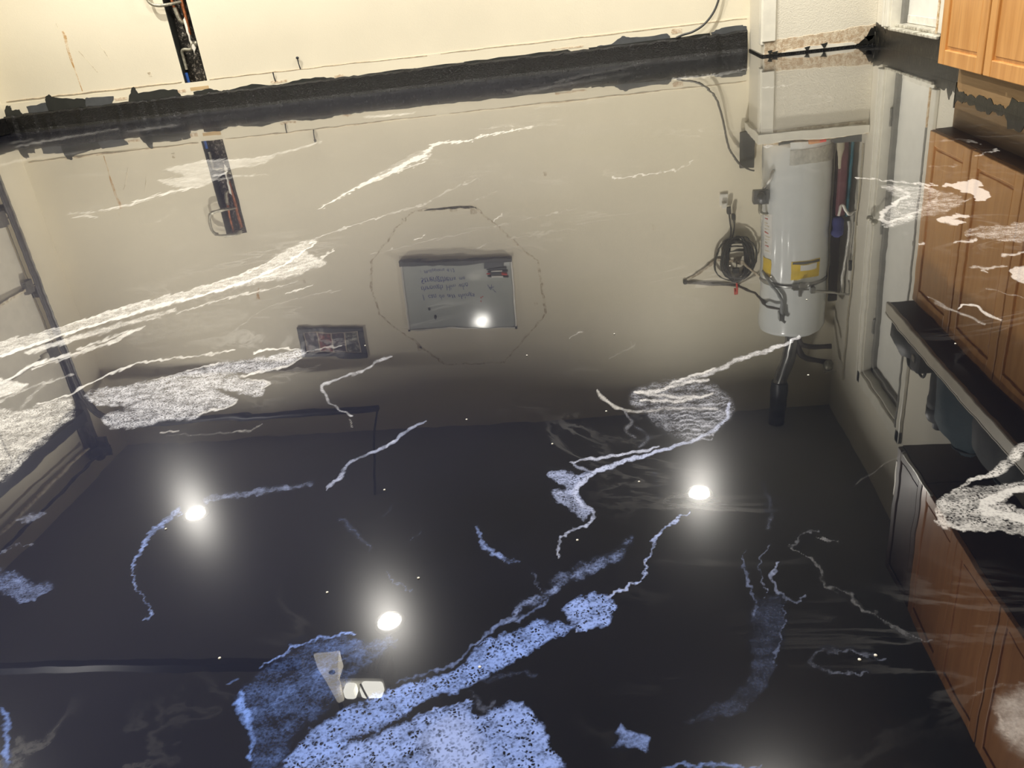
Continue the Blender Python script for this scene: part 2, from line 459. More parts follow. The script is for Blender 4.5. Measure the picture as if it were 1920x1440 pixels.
# --- bluish strands, left and middle foreground
st([(800, 790, 6), (783, 797, 8), (750, 817, 10), (735, 830, 10), (720, 838, 9), (697, 850, 9), (657, 866, 12), (640, 895, 9), (612, 918, 5)], .8, .7, .4, .4)
st([(735, 826), (728, 836)], 1.1, w=7, blue=.3)
st([(582, 907, 12), (520, 917, 16), (470, 925, 18), (420, 930, 18), (385, 940, 14)], .46, .95, .3, .55)
st([(335, 958, 14), (300, 985, 16), (268, 1022, 12), (247, 1065, 8), (246, 1082, 8), (262, 1108, 8), (276, 1128, 9), (279, 1152, 8), (262, 1166, 5)], .62, .8, .5, .75)
pg([(-10, 1068), (40, 1074), (62, 1095), (98, 1093), (80, 1118), (50, 1129), (0, 1112)], .42, 12, .5, .7)
st([(42, 1128), (70, 1122), (95, 1103)], .55, w=9, soft=.9, blue=.7)
st([(0, 1037), (30, 1022), (62, 1020)], .42, w=5, blue=.4); st([(32, 976), (60, 970), (84, 962)], .5, w=16, soft=.95, blue=.4)
st([(0, 1330), (12, 1350), (8, 1440)], .6, w=18, soft=.9, blue=.9)
st([(720, 968), (735, 945)], .34, w=14, soft=.95, blue=.6); st([(640, 975), (690, 1025)], .30, w=28, soft=.95, blue=.7)
st([(725, 1075), (745, 1092), (775, 1110)], .42, w=9, soft=.9, blue=.7)
st([(765, 1015), (790, 995)], .3, w=8, soft=.9, blue=.6)
# --- middle right cluster
st([(1500, 632, 6), (1481, 642, 8), (1446, 655, 12), (1404, 667, 14), (1383, 674, 16), (1342, 695, 16), (1300, 709, 16), (1256, 721, 9)], .78, .6, .5, .1)
st([(1340, 692), (1300, 704), (1255, 720)], 1.1, w=6)
st([(1190, 735), (1215, 736), (1245, 728), (1290, 718), (1330, 712)], 1.0, w=8, lace=.4)
st([(1190, 735), (1230, 740), (1290, 745), (1340, 738)], .9, w=7); st([(1200, 749), (1262, 753), (1296, 748)], 1.0, w=8, lace=.4)
st([(1120, 730), (1128, 745), (1158, 765), (1210, 771), (1280, 765), (1345, 768)], .62, w=7)
pg([(1180, 735), (1300, 702), (1372, 748), (1366, 790), (1330, 815), (1290, 832), (1240, 805), (1200, 772)], .42, 20, .8, .2)
for k in range(9):
    yy = 758 + k * 8
    st([(1250 + k * 4, yy + 4), (1290, yy - 2), (1330, yy + 2), (1360 - k * 3, yy - 6)], .62, w=4, soft=.8, lace=.5, blue=.2)
st([(1168, 768), (1186, 790), (1174, 806), (1192, 822)], .45, w=10, soft=.9, blue=.2)
st([(1190, 800), (1215, 820), (1200, 838)], .34, w=14, soft=.95, blue=.3)
st([(1366, 758, 6), (1357, 790, 8), (1322, 815, 8), (1282, 831, 8), (1240, 845, 8), (1200, 856, 8), (1150, 873, 9), (1112, 886, 9), (1092, 905, 10), (1077, 930, 10), (1092, 946, 10), (1110, 962, 9), (1106, 980, 8), (1073, 994, 8), (1053, 1010, 8), (1047, 1040, 7)], .92, .5, .5, .4)
st([(1068, 866), (1112, 861), (1150, 855), (1192, 848), (1235, 838)], .85, w=7, lace=.4, blue=.3)
st([(1068, 866), (1085, 878), (1110, 884)], .7, w=7, blue=.4)
pg([(1026, 886), (1060, 882), (1080, 892), (1095, 884), (1108, 888), (1084, 915), (1095, 940), (1108, 960), (1090, 976), (1070, 956), (1040, 936), (1032, 920), (1062, 914), (1036, 902)], .62, 8, .8, .5)
st([(895, 985, 12), (899, 1010, 14), (920, 1032, 14), (950, 1046, 12), (978, 1057, 9)], .58, .85, .5, .75)
st([(978, 1057), (1000, 1078), (1012, 1100), (1022, 1116)], .36, w=6, soft=.9, blue=.6)
st([(1290, 960, 5), (1252, 984, 6), (1230, 1010, 7), (1214, 1040, 7), (1208, 1072, 7), (1200, 1090, 6), (1160, 1108, 6), (1142, 1122, 8)], .9, .5, .6, .6)
pg([(1085, 1120), (1105, 1114), (1150, 1117), (1150, 1150), (1140, 1170), (1110, 1183), (1085, 1180), (1074, 1168), (1060, 1155), (1058, 1140)], .80, 10, .95, .8)
st([(1060, 1150), (1075, 1172), (1082, 1182)], .8, w=6, blue=.7)
pg([(1078, 1172), (1040, 1164), (1005, 1162), (980, 1172), (950, 1188), (915, 1200), (885, 1225), (872, 1250), (830, 1265), (790, 1275), (740, 1290), (690, 1310), (640, 1336), (560, 1388), (528, 1450), (600, 1450), (645, 1402), (705, 1368), (762, 1338), (805, 1310), (852, 1296), (892, 1280), (932, 1256), (972, 1232), (1012, 1214), (1062, 1184)], .74, 13, .95, .85)
pg([(445, 1320), (455, 1290), (480, 1265), (520, 1240), (560, 1210), (600, 1193), (640, 1190), (700, 1202), (732, 1190), (748, 1205), (712, 1232), (670, 1262), (646, 1300), (600, 1342), (546, 1390), (520, 1450), (475, 1450), (470, 1400), (455, 1350)], .36, 22, .6, .95)
st([(452, 1300, 14), (450, 1320, 26), (462, 1345, 26), (474, 1380, 18), (470, 1425, 8)], .85, .9, .5, .95)
st([(490, 1250), (530, 1228), (560, 1209), (600, 1196), (640, 1190), (665, 1186)], .85, w=7, lace=.5, blue=.85)
st([(425, 1282), (450, 1276)], .6, w=8, soft=.9, blue=.9)
for k in range(7):
    st([(500 + k * 22, 1330 - k * 14), (560 + k * 20, 1280 - k * 10), (620 + k * 16, 1245 - k * 5)], .46, w=6, soft=.9, blue=.95)
pg([(560, 1450), (600, 1426), (650, 1400), (700, 1379), (760, 1352), (830, 1330), (880, 1318), (886, 1331), (905, 1341), (945, 1322), (975, 1315), (1000, 1340), (1025, 1372), (1035, 1410), (1035, 1450)], .78, 14, .95, .8)
pg([(790, 1390), (850, 1345), (880, 1360), (902, 1400), (905, 1450), (840, 1450)], 1.05, 40, .4, .6)
st([(770, 1348), (830, 1326), (880, 1315)], .8, w=6, blue=.8)
st([(812, 1256), (858, 1240), (880, 1215), (920, 1182), (950, 1166), (1000, 1146), (1030, 1122)], .52, w=9, soft=.85, blue=.75)
st([(740, 1278), (800, 1262), (860, 1240)], .44, w=10, soft=.9, blue=.8)
st([(950, 1165, 10), (985, 1132, 24), (1022, 1118, 26), (1050, 1092, 30), (1100, 1066, 34), (1150, 1045, 34), (1180, 1010, 24)], .47, .95, .6, .7)
st([(950, 1168), (975, 1140)], .6, w=8, blue=.7)
pg([(1150, 1402), (1166, 1390), (1153, 1354), (1178, 1372), (1212, 1380), (1206, 1408), (1186, 1404)], .56, 9, .4, .8)
st([(1235, 1440), (1330, 1432), (1420, 1440)], .6, w=10, soft=.9, blue=.85)
st([(870, 1290), (950, 1265), (1010, 1262)], .28, w=16, soft=.95, blue=.7); st([(880, 1300), (910, 1330), (930, 1310)], .34, w=18, soft=.95, blue=.5)
# --- faint strands, right foreground
st([(1397, 1030), (1393, 1060), (1402, 1085), (1412, 1115), (1416, 1150)], .46, w=8, soft=.8, blue=.6)
st([(1443, 1020), (1428, 1050), (1425, 1075), (1432, 1112)], .42, w=7, soft=.8, blue=.5)
st([(1462, 1054), (1447, 1080), (1455, 1110), (1480, 1126), (1512, 1117)], .5, w=9, soft=.8, blue=.5)
pg([(1412, 1125), (1462, 1118), (1472, 1165), (1462, 1210), (1452, 1250), (1430, 1300), (1380, 1342), (1280, 1352), (1400, 1280), (1405, 1200)], .27, 14, .3, .7)
st([(1470, 1130), (1471, 1170), (1461, 1212), (1451, 1250)], .44, w=6, soft=.8, blue=.6)
st([(1490, 1022), (1505, 1002), (1535, 994)], .36, w=8, soft=.9, blue=.2); st([(1530, 1005), (1575, 1018)], .4, w=6, soft=.9, blue=.1)
st([(1485, 1022), (1530, 1060), (1552, 1100), (1570, 1105), (1620, 1138), (1700, 1190), (1745, 1202)], .37, w=11, soft=.95, blue=.1)
st([(1665, 1236), (1600, 1222), (1545, 1222), (1520, 1236), (1532, 1251), (1580, 1262), (1625, 1262)], .38, w=10, soft=.95, blue=.4)
st([(1590, 920), (1620, 895), (1680, 857), (1700, 845)], .36, w=5, soft=.9)
st([(1430, 905), (1445, 950), (1440, 990)], .27, w=22, soft=.95, blue=.5)
st([(1225, 890), (1240, 930)], .27, w=12, soft=.9, blue=.4)
# --- white pour on the right edge
st([(1925, 835, 20), (1905, 850, 26), (1890, 868, 26), (1870, 884, 18), (1845, 893, 10), (1815, 905, 9), (1790, 922, 8), (1770, 935, 8)], .95, .5, .8, 0)
pg([(1752, 950), (1764, 932), (1800, 916), (1850, 912), (1900, 905), (1960, 898), (1960, 1004), (1870, 996), (1800, 993), (1762, 986), (1755, 970)], .66, 7, .9)
st([(1940, 908, 10), (1890, 924, 14), (1850, 942, 22), (1848, 956, 22), (1880, 964, 18), (1950, 978, 16)], 1.4, .4, 0)
st([(1752, 975), (1800, 990), (1870, 995), (1930, 1000)], .8, w=6)
V.append(('hole', [(1882, 940), (1905, 925), (1960, 915), (1960, 964), (1905, 955)], 1.0, 6, 0, 0))
pg([(1860, 1330), (1900, 1295), (1960, 1290), (1960, 1420), (1890, 1400)], .50, 50, .0)
st([(1810, 1310), (1850, 1290), (1920, 1285)], .36, w=12, soft=.95); st([(1865, 1340), (1895, 1380), (1950, 1400)], .5, w=24, soft=.95)
# --- swirls in front of the entry door and cabinets
st([(1603, 333), (1650, 337), (1700, 342), (1760, 348)], .8, w=4)
st([(1655, 352), (1690, 355), (1702, 366), (1672, 385), (1652, 402), (1662, 416), (1700, 406), (1726, 395)], .8, w=10, soft=.5)
st([(1725, 347), (1748, 356), (1760, 368), (1740, 386), (1700, 411), (1660, 426)], .7, w=9, lace=.8)
pg([(1650, 347), (1720, 350), (1780, 362), (1812, 376), (1780, 396), (1720, 411), (1680, 426), (1650, 420), (1662, 396), (1690, 376)], .50, 6, .8)
pg([(1770, 347), (1800, 342), (1832, 337), (1846, 347), (1836, 352), (1856, 362), (1850, 373), (1830, 376), (1825, 368), (1800, 356)], 1.2, 3, .1)
st([(1740, 380), (1790, 385), (1820, 372)], .7, w=6, lace=.8)
pg([(1758, 411), (1800, 401), (1817, 405), (1790, 411), (1817, 418), (1780, 421)], 1.0, 3, .2)
st([(1790, 455), (1830, 450)], .9, w=6); st([(1812, 432), (1870, 424), (1925, 434)], .5, w=8, lace=.8)
pg([(1805, 437), (1860, 428), (1930, 416), (1930, 452), (1850, 449)], .56, 4, .8)
st([(1880, 480), (1930, 472)], 1.0, w=9); st([(1720, 458), (1733, 456)], .9, w=4)
st([(1820, 500), (1850, 502), (1885, 499)], .8, w=6); st([(1842, 506), (1852, 510)], .9, w=6)
pg([(1895, 506), (1930, 498), (1930, 532), (1905, 524)], .9, 4, .3)
st([(1740, 266), (1800, 262), (1838, 269)], .5, w=4); st([(1825, 293), (1872, 281)], .62, w=4); st([(1740, 312), (1795, 310)], .5, w=4)
st([(1826, 350), (1880, 352), (1930, 362)], .3, w=6, soft=.9)
st([(1738, 556), (1770, 575), (1792, 583), (1850, 608)], .52, w=8, soft=.8); st([(1797, 578), (1806, 573), (1830, 574), (1852, 590), (1878, 600)], .95, w=3.5)
st([(1850, 540), (1930, 562)], .45, w=6, soft=.8)
st([(1070, 634), (1094, 622)], .45, w=9, soft=.9); st([(1140, 672), (1178, 655), (1190, 640)], .34, w=8, soft=.9)
st([(1060, 700), (1100, 690), (1130, 700)], .26, w=20, soft=.95); st([(1180, 640), (1190, 655)], .3, w=12, soft=.95)
st([(1840, 1010), (1920, 1030)], .2, w=20, soft=.95)

def grid(x0, x1, y0, y1, dx, dy):
    nx = max(2, int(round((x1 - x0) / dx)) + 1); ny = max(2, int(round((y1 - y0) / dy)) + 1)
    X, Y = np.meshgrid(np.linspace(x0, x1, nx), np.linspace(y0, y1, ny))
    i = np.arange(nx * ny).reshape(ny, nx)
    q = np.stack([i[:-1, :-1], i[:-1, 1:], i[1:, 1:], i[1:, :-1]], -1).reshape(-1, 4)
    return np.stack([X.ravel(), Y.ravel()], 1), q

FX0, FX1, FY0, FY1 = XL - .3, XR + .3, YF - .3, YB + .3
bands = [(-.95, .62, .36, .95, .0019, .0019), (-1.55, 1.02, .95, 1.6, .0026, .0026), (-2.65, 1.42, 1.6, 2.6, .004, .006),
         (-4.3, 1.45, 2.6, 4.0, .0065, .013), (FX0, FX1, 4.0, 6.24, .008, .02),
         (FX0, FX1, FY0, .36, .3, .3), (FX0, -.95, .36, .95, .3, .3), (.62, FX1, .36, .95, .3, .3),
         (FX0, -1.55, .95, 1.6, .3, .3), (1.02, FX1, .95, 1.6, .3, .3), (FX0, -2.65, 1.6, 2.6, .3, .3), (1.42, FX1, 1.6, 2.6, .3, .3),
         (FX0, -4.3, 2.6, 4.0, .3, .3), (1.45, FX1, 2.6, 4.0, .3, .3), (FX0, FX1, 6.24, FY1, .3, .3)]
vv, qq, nb = [], [], 0
for b in bands:
    p, q = grid(*b); vv.append(p); qq.append(q + nb); nb += len(p)
P2 = np.concatenate(vv); Q = np.concatenate(qq)
U_, V_ = floor_to_image(P2[:, 0], P2[:, 1])  # image pixels of the floor vertices; the pattern is then fixed to the floor
ok = P2[:, 1] > .3
# a little wander so that traced edges are not straight
wu = 3.0 * np.sin(P2[:, 0] * 61 + 2.1 * np.sin(P2[:, 1] * 47)) + 1.6 * np.sin(P2[:, 0] * 173 + P2[:, 1] * 131)
wv = 1.6 * np.sin(P2[:, 1] * 53 + 1.7 * np.sin(P2[:, 0] * 71)) + 1.0 * np.sin(P2[:, 1] * 149 - P2[:, 0] * 117)
wu = wu + 2.4 * np.sin(P2[:, 0] * 137 + 2 * np.sin(P2[:, 1] * 60)); wv = wv + 1.5 * np.sin(P2[:, 0] * 190 - P2[:, 1] * 33) + 1.2 * np.sin(P2[:, 0] * 410 + P2[:, 1] * 90)
near = np.clip((V_ - 820) / 250, 0, 1)
wu = wu + near * (3.4 * np.sin(P2[:, 0] * 290 + 2.3 * np.sin(P2[:, 1] * 210)) + 2.2 * np.sin(P2[:, 0] * 610 - P2[:, 1] * 540) + 4 * np.sin(P2[:, 0] * 97 + 3 * np.sin(P2[:, 1] * 83)))
wv = wv + near * (3.4 * np.sin(P2[:, 1] * 310 + 2.1 * np.sin(P2[:, 0] * 260)) + 2.2 * np.sin(P2[:, 1] * 570 + P2[:, 0] * 640) + 4 * np.sin(P2[:, 1] * 107 + 3 * np.sin(P2[:, 0] * 91)))
U_ = U_ + wu * .6; V_ = V_ + wv * .6
pig = np.zeros(len(P2)); lace = np.zeros(len(P2)); blue = np.zeros(len(P2)); wsum = np.full(len(P2), 1e-6)
def sstep(x): x = np.clip(x, 0, 1); return x * x * (3 - 2 * x)
def seg_dist(u, v, a, b):
    du, dv = b[0] - a[0], b[1] - a[1]; l2 = du * du + dv * dv + 1e-9
    t = np.clip(((u - a[0]) * du + (v - a[1]) * dv) / l2, 0, 1)
    return np.hypot(u - a[0] - t * du, v - a[1] - t * dv), t
order = np.argsort(V_, kind='stable'); Vs = V_[order]
for (kind, pts, amp, soft, lc, bl_) in V:
    if amp < .6: amp *= .52 + .8 * amp
    us = [p[0] for p in pts]; vs_ = [p[1] for p in pts]
    pad = (max(p[2] for p in pts) * 1.2 + 8) if kind == 's' else soft * 1.5 + 4
    i0, i1 = np.searchsorted(Vs, [min(vs_) - pad, max(vs_) + pad])
    idx = order[i0:i1]
    idx = idx[(U_[idx] > min(us) - pad) & (U_[idx] < max(us) + pad) & ok[idx]]
    if not len(idx): continue
    u, v = U_[idx], V_[idx]
    if kind == 's':
        f = np.zeros(len(idx))
        for k_, (a, b) in enumerate(zip(pts[:-1], pts[1:])):
            d, t = seg_dist(u, v, a, b)
            hw = (a[2] + (b[2] - a[2]) * t) * (.30 if amp < .9 else .36) + .5
            along = .90 + .16 * math.sin(a[0] * .031 + a[1] * .047) + .10 * math.sin(a[0] * .11 - a[1] * .09)
            f = np.maximum(f, along * (1 - sstep((d / hw - (1 - soft)) / (2 * soft))))
    else:
        ins = np.zeros(len(idx), bool); dm = np.full(len(idx), 1e9)
        n = len(pts)
        for i in range(n):
            a, b = pts[i], pts[(i + 1) % n]
            c = ((a[1] > v) != (b[1] > v)) & (u < (b[0] - a[0]) * (v - a[1]) / ((b[1] - a[1]) or 1e-9) + a[0])
            ins ^= c
            dm = np.minimum(dm, seg_dist(u, v, a, b)[0])
        sd = np.where(ins, dm, -dm)
        f = sstep(sd / soft + .5)
    if kind == 'hole':
        pig[idx] *= 1 - f; continue
    new = amp * f
    old = pig[idx]
    pig[idx] = np.maximum(old, new)
    lace[idx] += lc * new; blue[idx] += bl_ * new; wsum[idx] += new
lace /= wsum; blue /= wsum
me = bpy.data.meshes.new('floor')
me.vertices.add(len(P2)); me.loops.add(Q.size); me.polygons.add(len(Q))
co = np.zeros((len(P2), 3)); co[:, :2] = P2
me.vertices.foreach_set('co', co.ravel())
me.loops.foreach_set('vertex_index', Q.ravel().astype(np.int32))
me.polygons.foreach_set('loop_start', (np.arange(len(Q)) * 4).astype(np.int32))
me.update(calc_edges=True)
for nm, arr in (('pigment', pig), ('lace', lace), ('blue', blue)):
    at = me.attributes.new(nm, 'FLOAT', 'POINT'); at.data.foreach_set('value', arr.astype(np.float32))

def mat_floor():
    m, nt, p = nodes_of('black_epoxy_with_poured_veins')
    L = nt.links.new
    def attr(n):
        a = nt.nodes.new('ShaderNodeAttribute'); a.attribute_name = n; return a.outputs['Fac']
    pg_, lc, bl = attr('pigment'), attr('lace'), attr('blue')
    co = objco(nt)
    n1 = noise(nt, co, 55, 5, .6)
    n2 = noise(nt, co, 330, 4, .6)
    n3 = noise(nt, objco(nt, (1, 2.2, 1)), 16, 6, .62, .8)
    amp = smooth(nt, pg_, .02, .4)
    d = mathn(nt, 'ADD', mathn(nt, 'MULTIPLY', mathn(nt, 'SUBTRACT', n1, .5), 1.0), mathn(nt, 'MULTIPLY', mathn(nt, 'SUBTRACT', n2, .5), .70))
    d = mathn(nt, 'ADD', d, mathn(nt, 'MULTIPLY', mathn(nt, 'SUBTRACT', n3, .5), .85))
    gain = mathn(nt, 'ADD', .38, mathn(nt, 'MULTIPLY', lc, .9))
    d = mathn(nt, 'ADD', pg_, mathn(nt, 'MULTIPLY', mathn(nt, 'MULTIPLY', d, amp), gain))
    mask = smooth(nt, d, .08, 1.06)
    # lacing: small dark cells in the poured white
    vo = nt.nodes.new('ShaderNodeTexVoronoi'); vo.inputs['Scale'].default_value = 290
    wco = nt.nodes.new('ShaderNodeVectorMath'); wco.operation = 'ADD'
    nz = nt.nodes.new('ShaderNodeTexNoise'); L(co, nz.inputs['Vector']); nz.inputs['Scale'].default_value = 120
    sc = nt.nodes.new('ShaderNodeVectorMath'); sc.operation = 'SCALE'; L(nz.outputs['Color'], sc.inputs[0]); sc.inputs['Scale'].default_value = .008
    L(co, wco.inputs[0]); L(sc.outputs[0], wco.inputs[1]); L(wco.outputs[0], vo.inputs['Vector'])
    cell = smooth(nt, vo.outputs['Distance'], .22, .60)
    cell = mathn(nt, 'MULTIPLY', cell, .9)
    hole = mathn(nt, 'MULTIPLY', mathn(nt, 'MULTIPLY', lc, .95), mathn(nt, 'SUBTRACT', .9, cell))
    hole = mathn(nt, 'MULTIPLY', hole, mathn(nt, 'ADD', .5, smooth(nt, noise(nt, co, 85, 3), .35, .68)))
    mask = mathn(nt, 'MULTIPLY', mask, mathn(nt, 'SUBTRACT', 1.0, hole, True))
    # drifting veil that exists all over the slab
    wv = noise(nt, objco(nt, (1, 1.6, 1)), 2.6, 7, .6, 1.6)
    rid = mathn(nt, 'ABSOLUTE', mathn(nt, 'SUBTRACT', wv, .5))
    veil = mathn(nt, 'MULTIPLY', mathn(nt, 'SUBTRACT', 1.0, smooth(nt, rid, .0, .035)), mathn(nt, 'MULTIPLY', smooth(nt, noise(nt, co, 1.7, 3), .5, .72), .16))
    mask = mathn(nt, 'MAXIMUM', mask, veil)
    sx = nt.nodes.new('ShaderNodeSeparateXYZ'); L(co, sx.inputs[0])
    drift = mathn(nt, 'SUBTRACT', mathn(nt, 'MULTIPLY', mathn(nt, 'SUBTRACT', noise(nt, co, 1.3, 4), .5), 1.2), sx.outputs[0])
    base = mixc(nt, smooth(nt, drift, -.35, .75), BASE_A, BASE_B)
    pc = mixc(nt, bl, PIG_W, PIG_B)
    L(mixc(nt, mask, base, pc), p.inputs['Base Color'])
    p.inputs['Roughness'].default_value = .165
    p.inputs['IOR'].default_value = 1.45
    p.inputs['Specular IOR Level'].default_value = .04
    p.inputs['Coat Weight'].default_value = 1.0
    p.inputs['Coat Roughness'].default_value = .012
    p.inputs['Coat IOR'].default_value = COAT_IOR
    # the cured coat is not perfectly flat
    w1 = noise(nt, objco(nt, (1, .8, 1)), 2.6, 2, .5)
    w2 = noise(nt, co, 9, 2, .5)
    hgt = mathn(nt, 'ADD', mathn(nt, 'MULTIPLY', w1, 1.0), mathn(nt, 'MULTIPLY', w2, .16))
    bn = nt.nodes.new('ShaderNodeBump'); bn.inputs['Strength'].default_value = 1.0; bn.inputs['Distance'].default_value = WAVE
    L(hgt, bn.inputs['Height']); L(bn.outputs[0], p.inputs['Coat Normal'])
    return m
BASE_A, BASE_B = (.0022, .0032, .0062), (.0105, .0118, .0235)
PIG_W, PIG_B = (.46, .455, .45), (.122, .225, .62)
COAT_IOR, WAVE = 1.58, .0007
me.materials.append(mat_floor())
floor_ob = bpy.data.objects.new('floor', me); COL.objects.link(floor_ob); floor_ob['kind'] = 'structure'
# dust nibs caught in the coat
nib = MB().sphere((0, 0, .0006), .0017, 8, 5, (1, 1, .5)).build('dust_nib', M['speck'], floor_ob)
nib.location = (-.44, .62, 0)
for (x, y) in ((-.35, .72), (-.155, .60), (-.06, .80), (-.33, .93), (-.16, 1.35), (.0, 1.42), (-.10, 1.03), (.21, .60), (.226, .605), (.26, 1.75), (.33, 1.66), (.37, 1.52), (.30, 1.20), (-.62, .86), (-.49, 1.45), (.55, 1.28), (-.24, 1.12), (-.02, 1.12), (.02, .92), (-.245, .74)):
    c = nib.copy(); COL.objects.link(c); c.parent = floor_ob; c.location = (x, y, 0)


# ------------------------------------------------------------------ room shell
ST = 'structure'
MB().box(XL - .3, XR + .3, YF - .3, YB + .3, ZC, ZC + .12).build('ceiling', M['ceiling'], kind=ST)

# back wall with the open pipe slot
SX0, SX1, SZ0, SZ1 = -3.048, -2.872, 0.165, 0.95
wb = MB()
wb.box(XL - .3, SX0, YB, YB + .12, -0.02, ZC); wb.box(SX1, XR + .3, YB, YB + .12, -0.02, ZC)
wb.box(SX0, SX1, YB, YB + .12, -0.02, SZ0); wb.box(SX0, SX1, YB, YB + .12, SZ1, ZC)
wall_back = wb.build('wall_back', M['wall'], kind=ST)
box(SX0 - .02, SX1 + .02, YB + .09, YB + .11, SZ0 - .02, SZ1 + .02).build('slot_backing', M['cavity'], wall_back)
MB().box(SX0, SX0 + .006, YB + .002, YB + .09, SZ0, SZ1).box(SX1 - .006, SX1, YB + .002, YB + .09, SZ0, SZ1).build('slot_lining', M['smear'], wall_back)
box(SX0 + .03, SX1, YB - .004, YB + .09, SZ0 - .012, SZ0 + .012).build('sill_plate', M['timber'], wall_back)
box(SX0 + .004, SX0 + .026, YB + .028, YB + .034, SZ0 + .004, SZ0 + .115).build('blue_tape', M['tape'], wall_back)

# right wall with the door opening
DY0, DY1, DZ0, DZ1 = 4.66, 5.43, 0.10, 2.15
wr = MB()
wr.box(XR, XR + .12, YF - .3, DY0, -0.02, ZC); wr.box(XR, XR + .12, DY1, YB, -0.02, ZC)
wr.box(XR, XR + .12, DY0, DY1, DZ1, ZC); wr.box(XR, XR + .12, DY0, DY1, -0.02, DZ0)
wall_right = wr.build('wall_right', M['wall2'], kind=ST)

# left wall with the garage door opening
GY0, GY1, GZ = 0.45, 5.62, 2.15
wl = MB()
wl.box(XL - .12, XL, YF - .3, GY0, -0.02, ZC); wl.box(XL - .12, XL, GY1, YB, -0.02, ZC); wl.box(XL - .12, XL, GY0, GY1, GZ, ZC)
wl.build('wall_left', M['wall'], kind=ST)
box(XL - .3, XR + .3, YF - .12, YF, -0.02, ZC).build('wall_front', M['wall'], kind=ST)

# marks on the back wall
def wmark(name, pts, m, t=0.0015, y=YB):
    return MB().wallpoly(pts, y, t).build(name, m, wall_back)
def jag(pts, amp, k=3):
    out = []
    for i in range(len(pts)):
        a, b = pts[i], pts[(i + 1) % len(pts)]
        for j in range(k):
            t = j / k
            s = amp if j else amp * .4
            out.append((a[0] + (b[0] - a[0]) * t + random.uniform(-s, s), a[1] + (b[1] - a[1]) * t + random.uniform(-s, s)))
    return out
def strip(pts, w0, w1=None):
    w1 = w0 if w1 is None else w1
    L, Rr = [], []
    n = len(pts)
    for i, p in enumerate(pts):
        a = pts[max(i - 1, 0)]; b = pts[min(i + 1, n - 1)]
        dx, dz = b[0] - a[0], b[1] - a[1]; l = math.hypot(dx, dz) or 1
        w = (w0 + (w1 - w0) * i / max(1, n - 1)) * random.uniform(.6, 1.3)
        L.append((p[0] - dz / l * w / 2, p[1] + dx / l * w / 2)); Rr.append((p[0] + dz / l * w / 2, p[1] - dx / l * w / 2))
    return L + Rr[::-1]
def dense(a, b, n=8, j=0.004):
    return [(a[0] + (b[0] - a[0]) * i / n + random.uniform(-j, j), a[1] + (b[1] - a[1]) * i / n + random.uniform(-j, j)) for i in range(n + 1)]

# stem wall strip below the drywall edge, its seam and bare patches
box(XL, 1.04, YB - .003, YB, 0.0, 0.212).build('plaster_strip', M['wall'], wall_back)
for a, b in (((-4.5, .232), (-3.07, .222)), ((-2.85, .219), (-1.2, .208)), ((-1.1, .207), (1.03, .203))):
    wmark('drywall_seam', strip(dense(a, b, 26, .003), .005), M['seam'], .0045)
for (x, z, w, h) in ((-3.58, .155, .10, .02), (-2.33, .148, .12, .018), (-1.87, .135, .07, .025), (-3.09, .160, .06, .02), (.56, .175, .07, .03), (-.2, .150, .22, .012)):
    wmark('bare_patch', jag([(x - w / 2, z - h / 2), (x + w / 2, z - h / 2), (x + w / 2, z + h / 2), (x - w / 2, z + h / 2)], .006, 4), M['peel'], .0045)

# dark paint slopped above the curb
ZB = 0.10
smears = [
    ([(-4.353, ZB), (-4.353, .177), (-4.183, .191), (-4.146, .15), (-4.146, ZB)], 'smear_grey'),
    ([(-4.19, ZB), (-4.183, .195), (-4.176, .229), (-4.139, .245), (-4.101, .218), (-3.977, .197), (-3.88, .190), (-3.80, .150), (-3.80, ZB)], 'smear'),
    ([(-3.88, ZB), (-3.86, .188), (-3.804, .191), (-3.633, .181), (-3.64, .155), (-3.68, ZB)], 'smear_grey'),
    ([(-3.53, ZB), (-3.518, .15), (-3.466, .225), (-3.448, .227), (-3.43, .18), (-3.255, .188), (-3.119, .173), (-3.10, ZB)], 'smear'),
    ([(-3.01, ZB), (-3.0, .146), (-2.869, .157), (-2.80, .131), (-2.721, .130), (-2.536, .154), (-2.401, .128), (-2.294, .130), (-2.149, .150), (-2.015, .144), (-1.91, .130), (-1.86, ZB)], 'smear'),
    ([(-.95, ZB), (-.94, .137), (-.6, .137), (-.2, .139), (-.1, ZB)], 'smear'),
    ([(0.0, ZB), (.01, .138), (.111, .142), (.187, .186), (.24, .168), (.333, .162), (.491, .168), (.515, .14), (.5, ZB)], 'smear_grey'),
    ([(-4.55, ZB), (-4.537, .169), (-4.509, .201), (-4.479, .198), (-4.481, .163), (-4.417, .164), (-4.40, ZB)], 'smear'),
    ([(.80, ZB), (.79, .14), (.86, .16), (.99, .165), (1.03, .155), (1.035, ZB)], 'smear_grey'),
    ([(-.05, ZB), (-.05, .133), (.3, .136), (.6, .133), (.78, .137), (.79, ZB)], 'smear'),
    ([(-1.80, ZB), (-1.80, .126), (-1.5, .136), (-1.3, .131), (-1.0, .134), (-.95, ZB)], 'smear'),
]
for i, (pts, mm) in enumerate(smears):
    wmark('paint_smear', jag(pts, .004, 4), M[mm], .005 + .0006 * i)

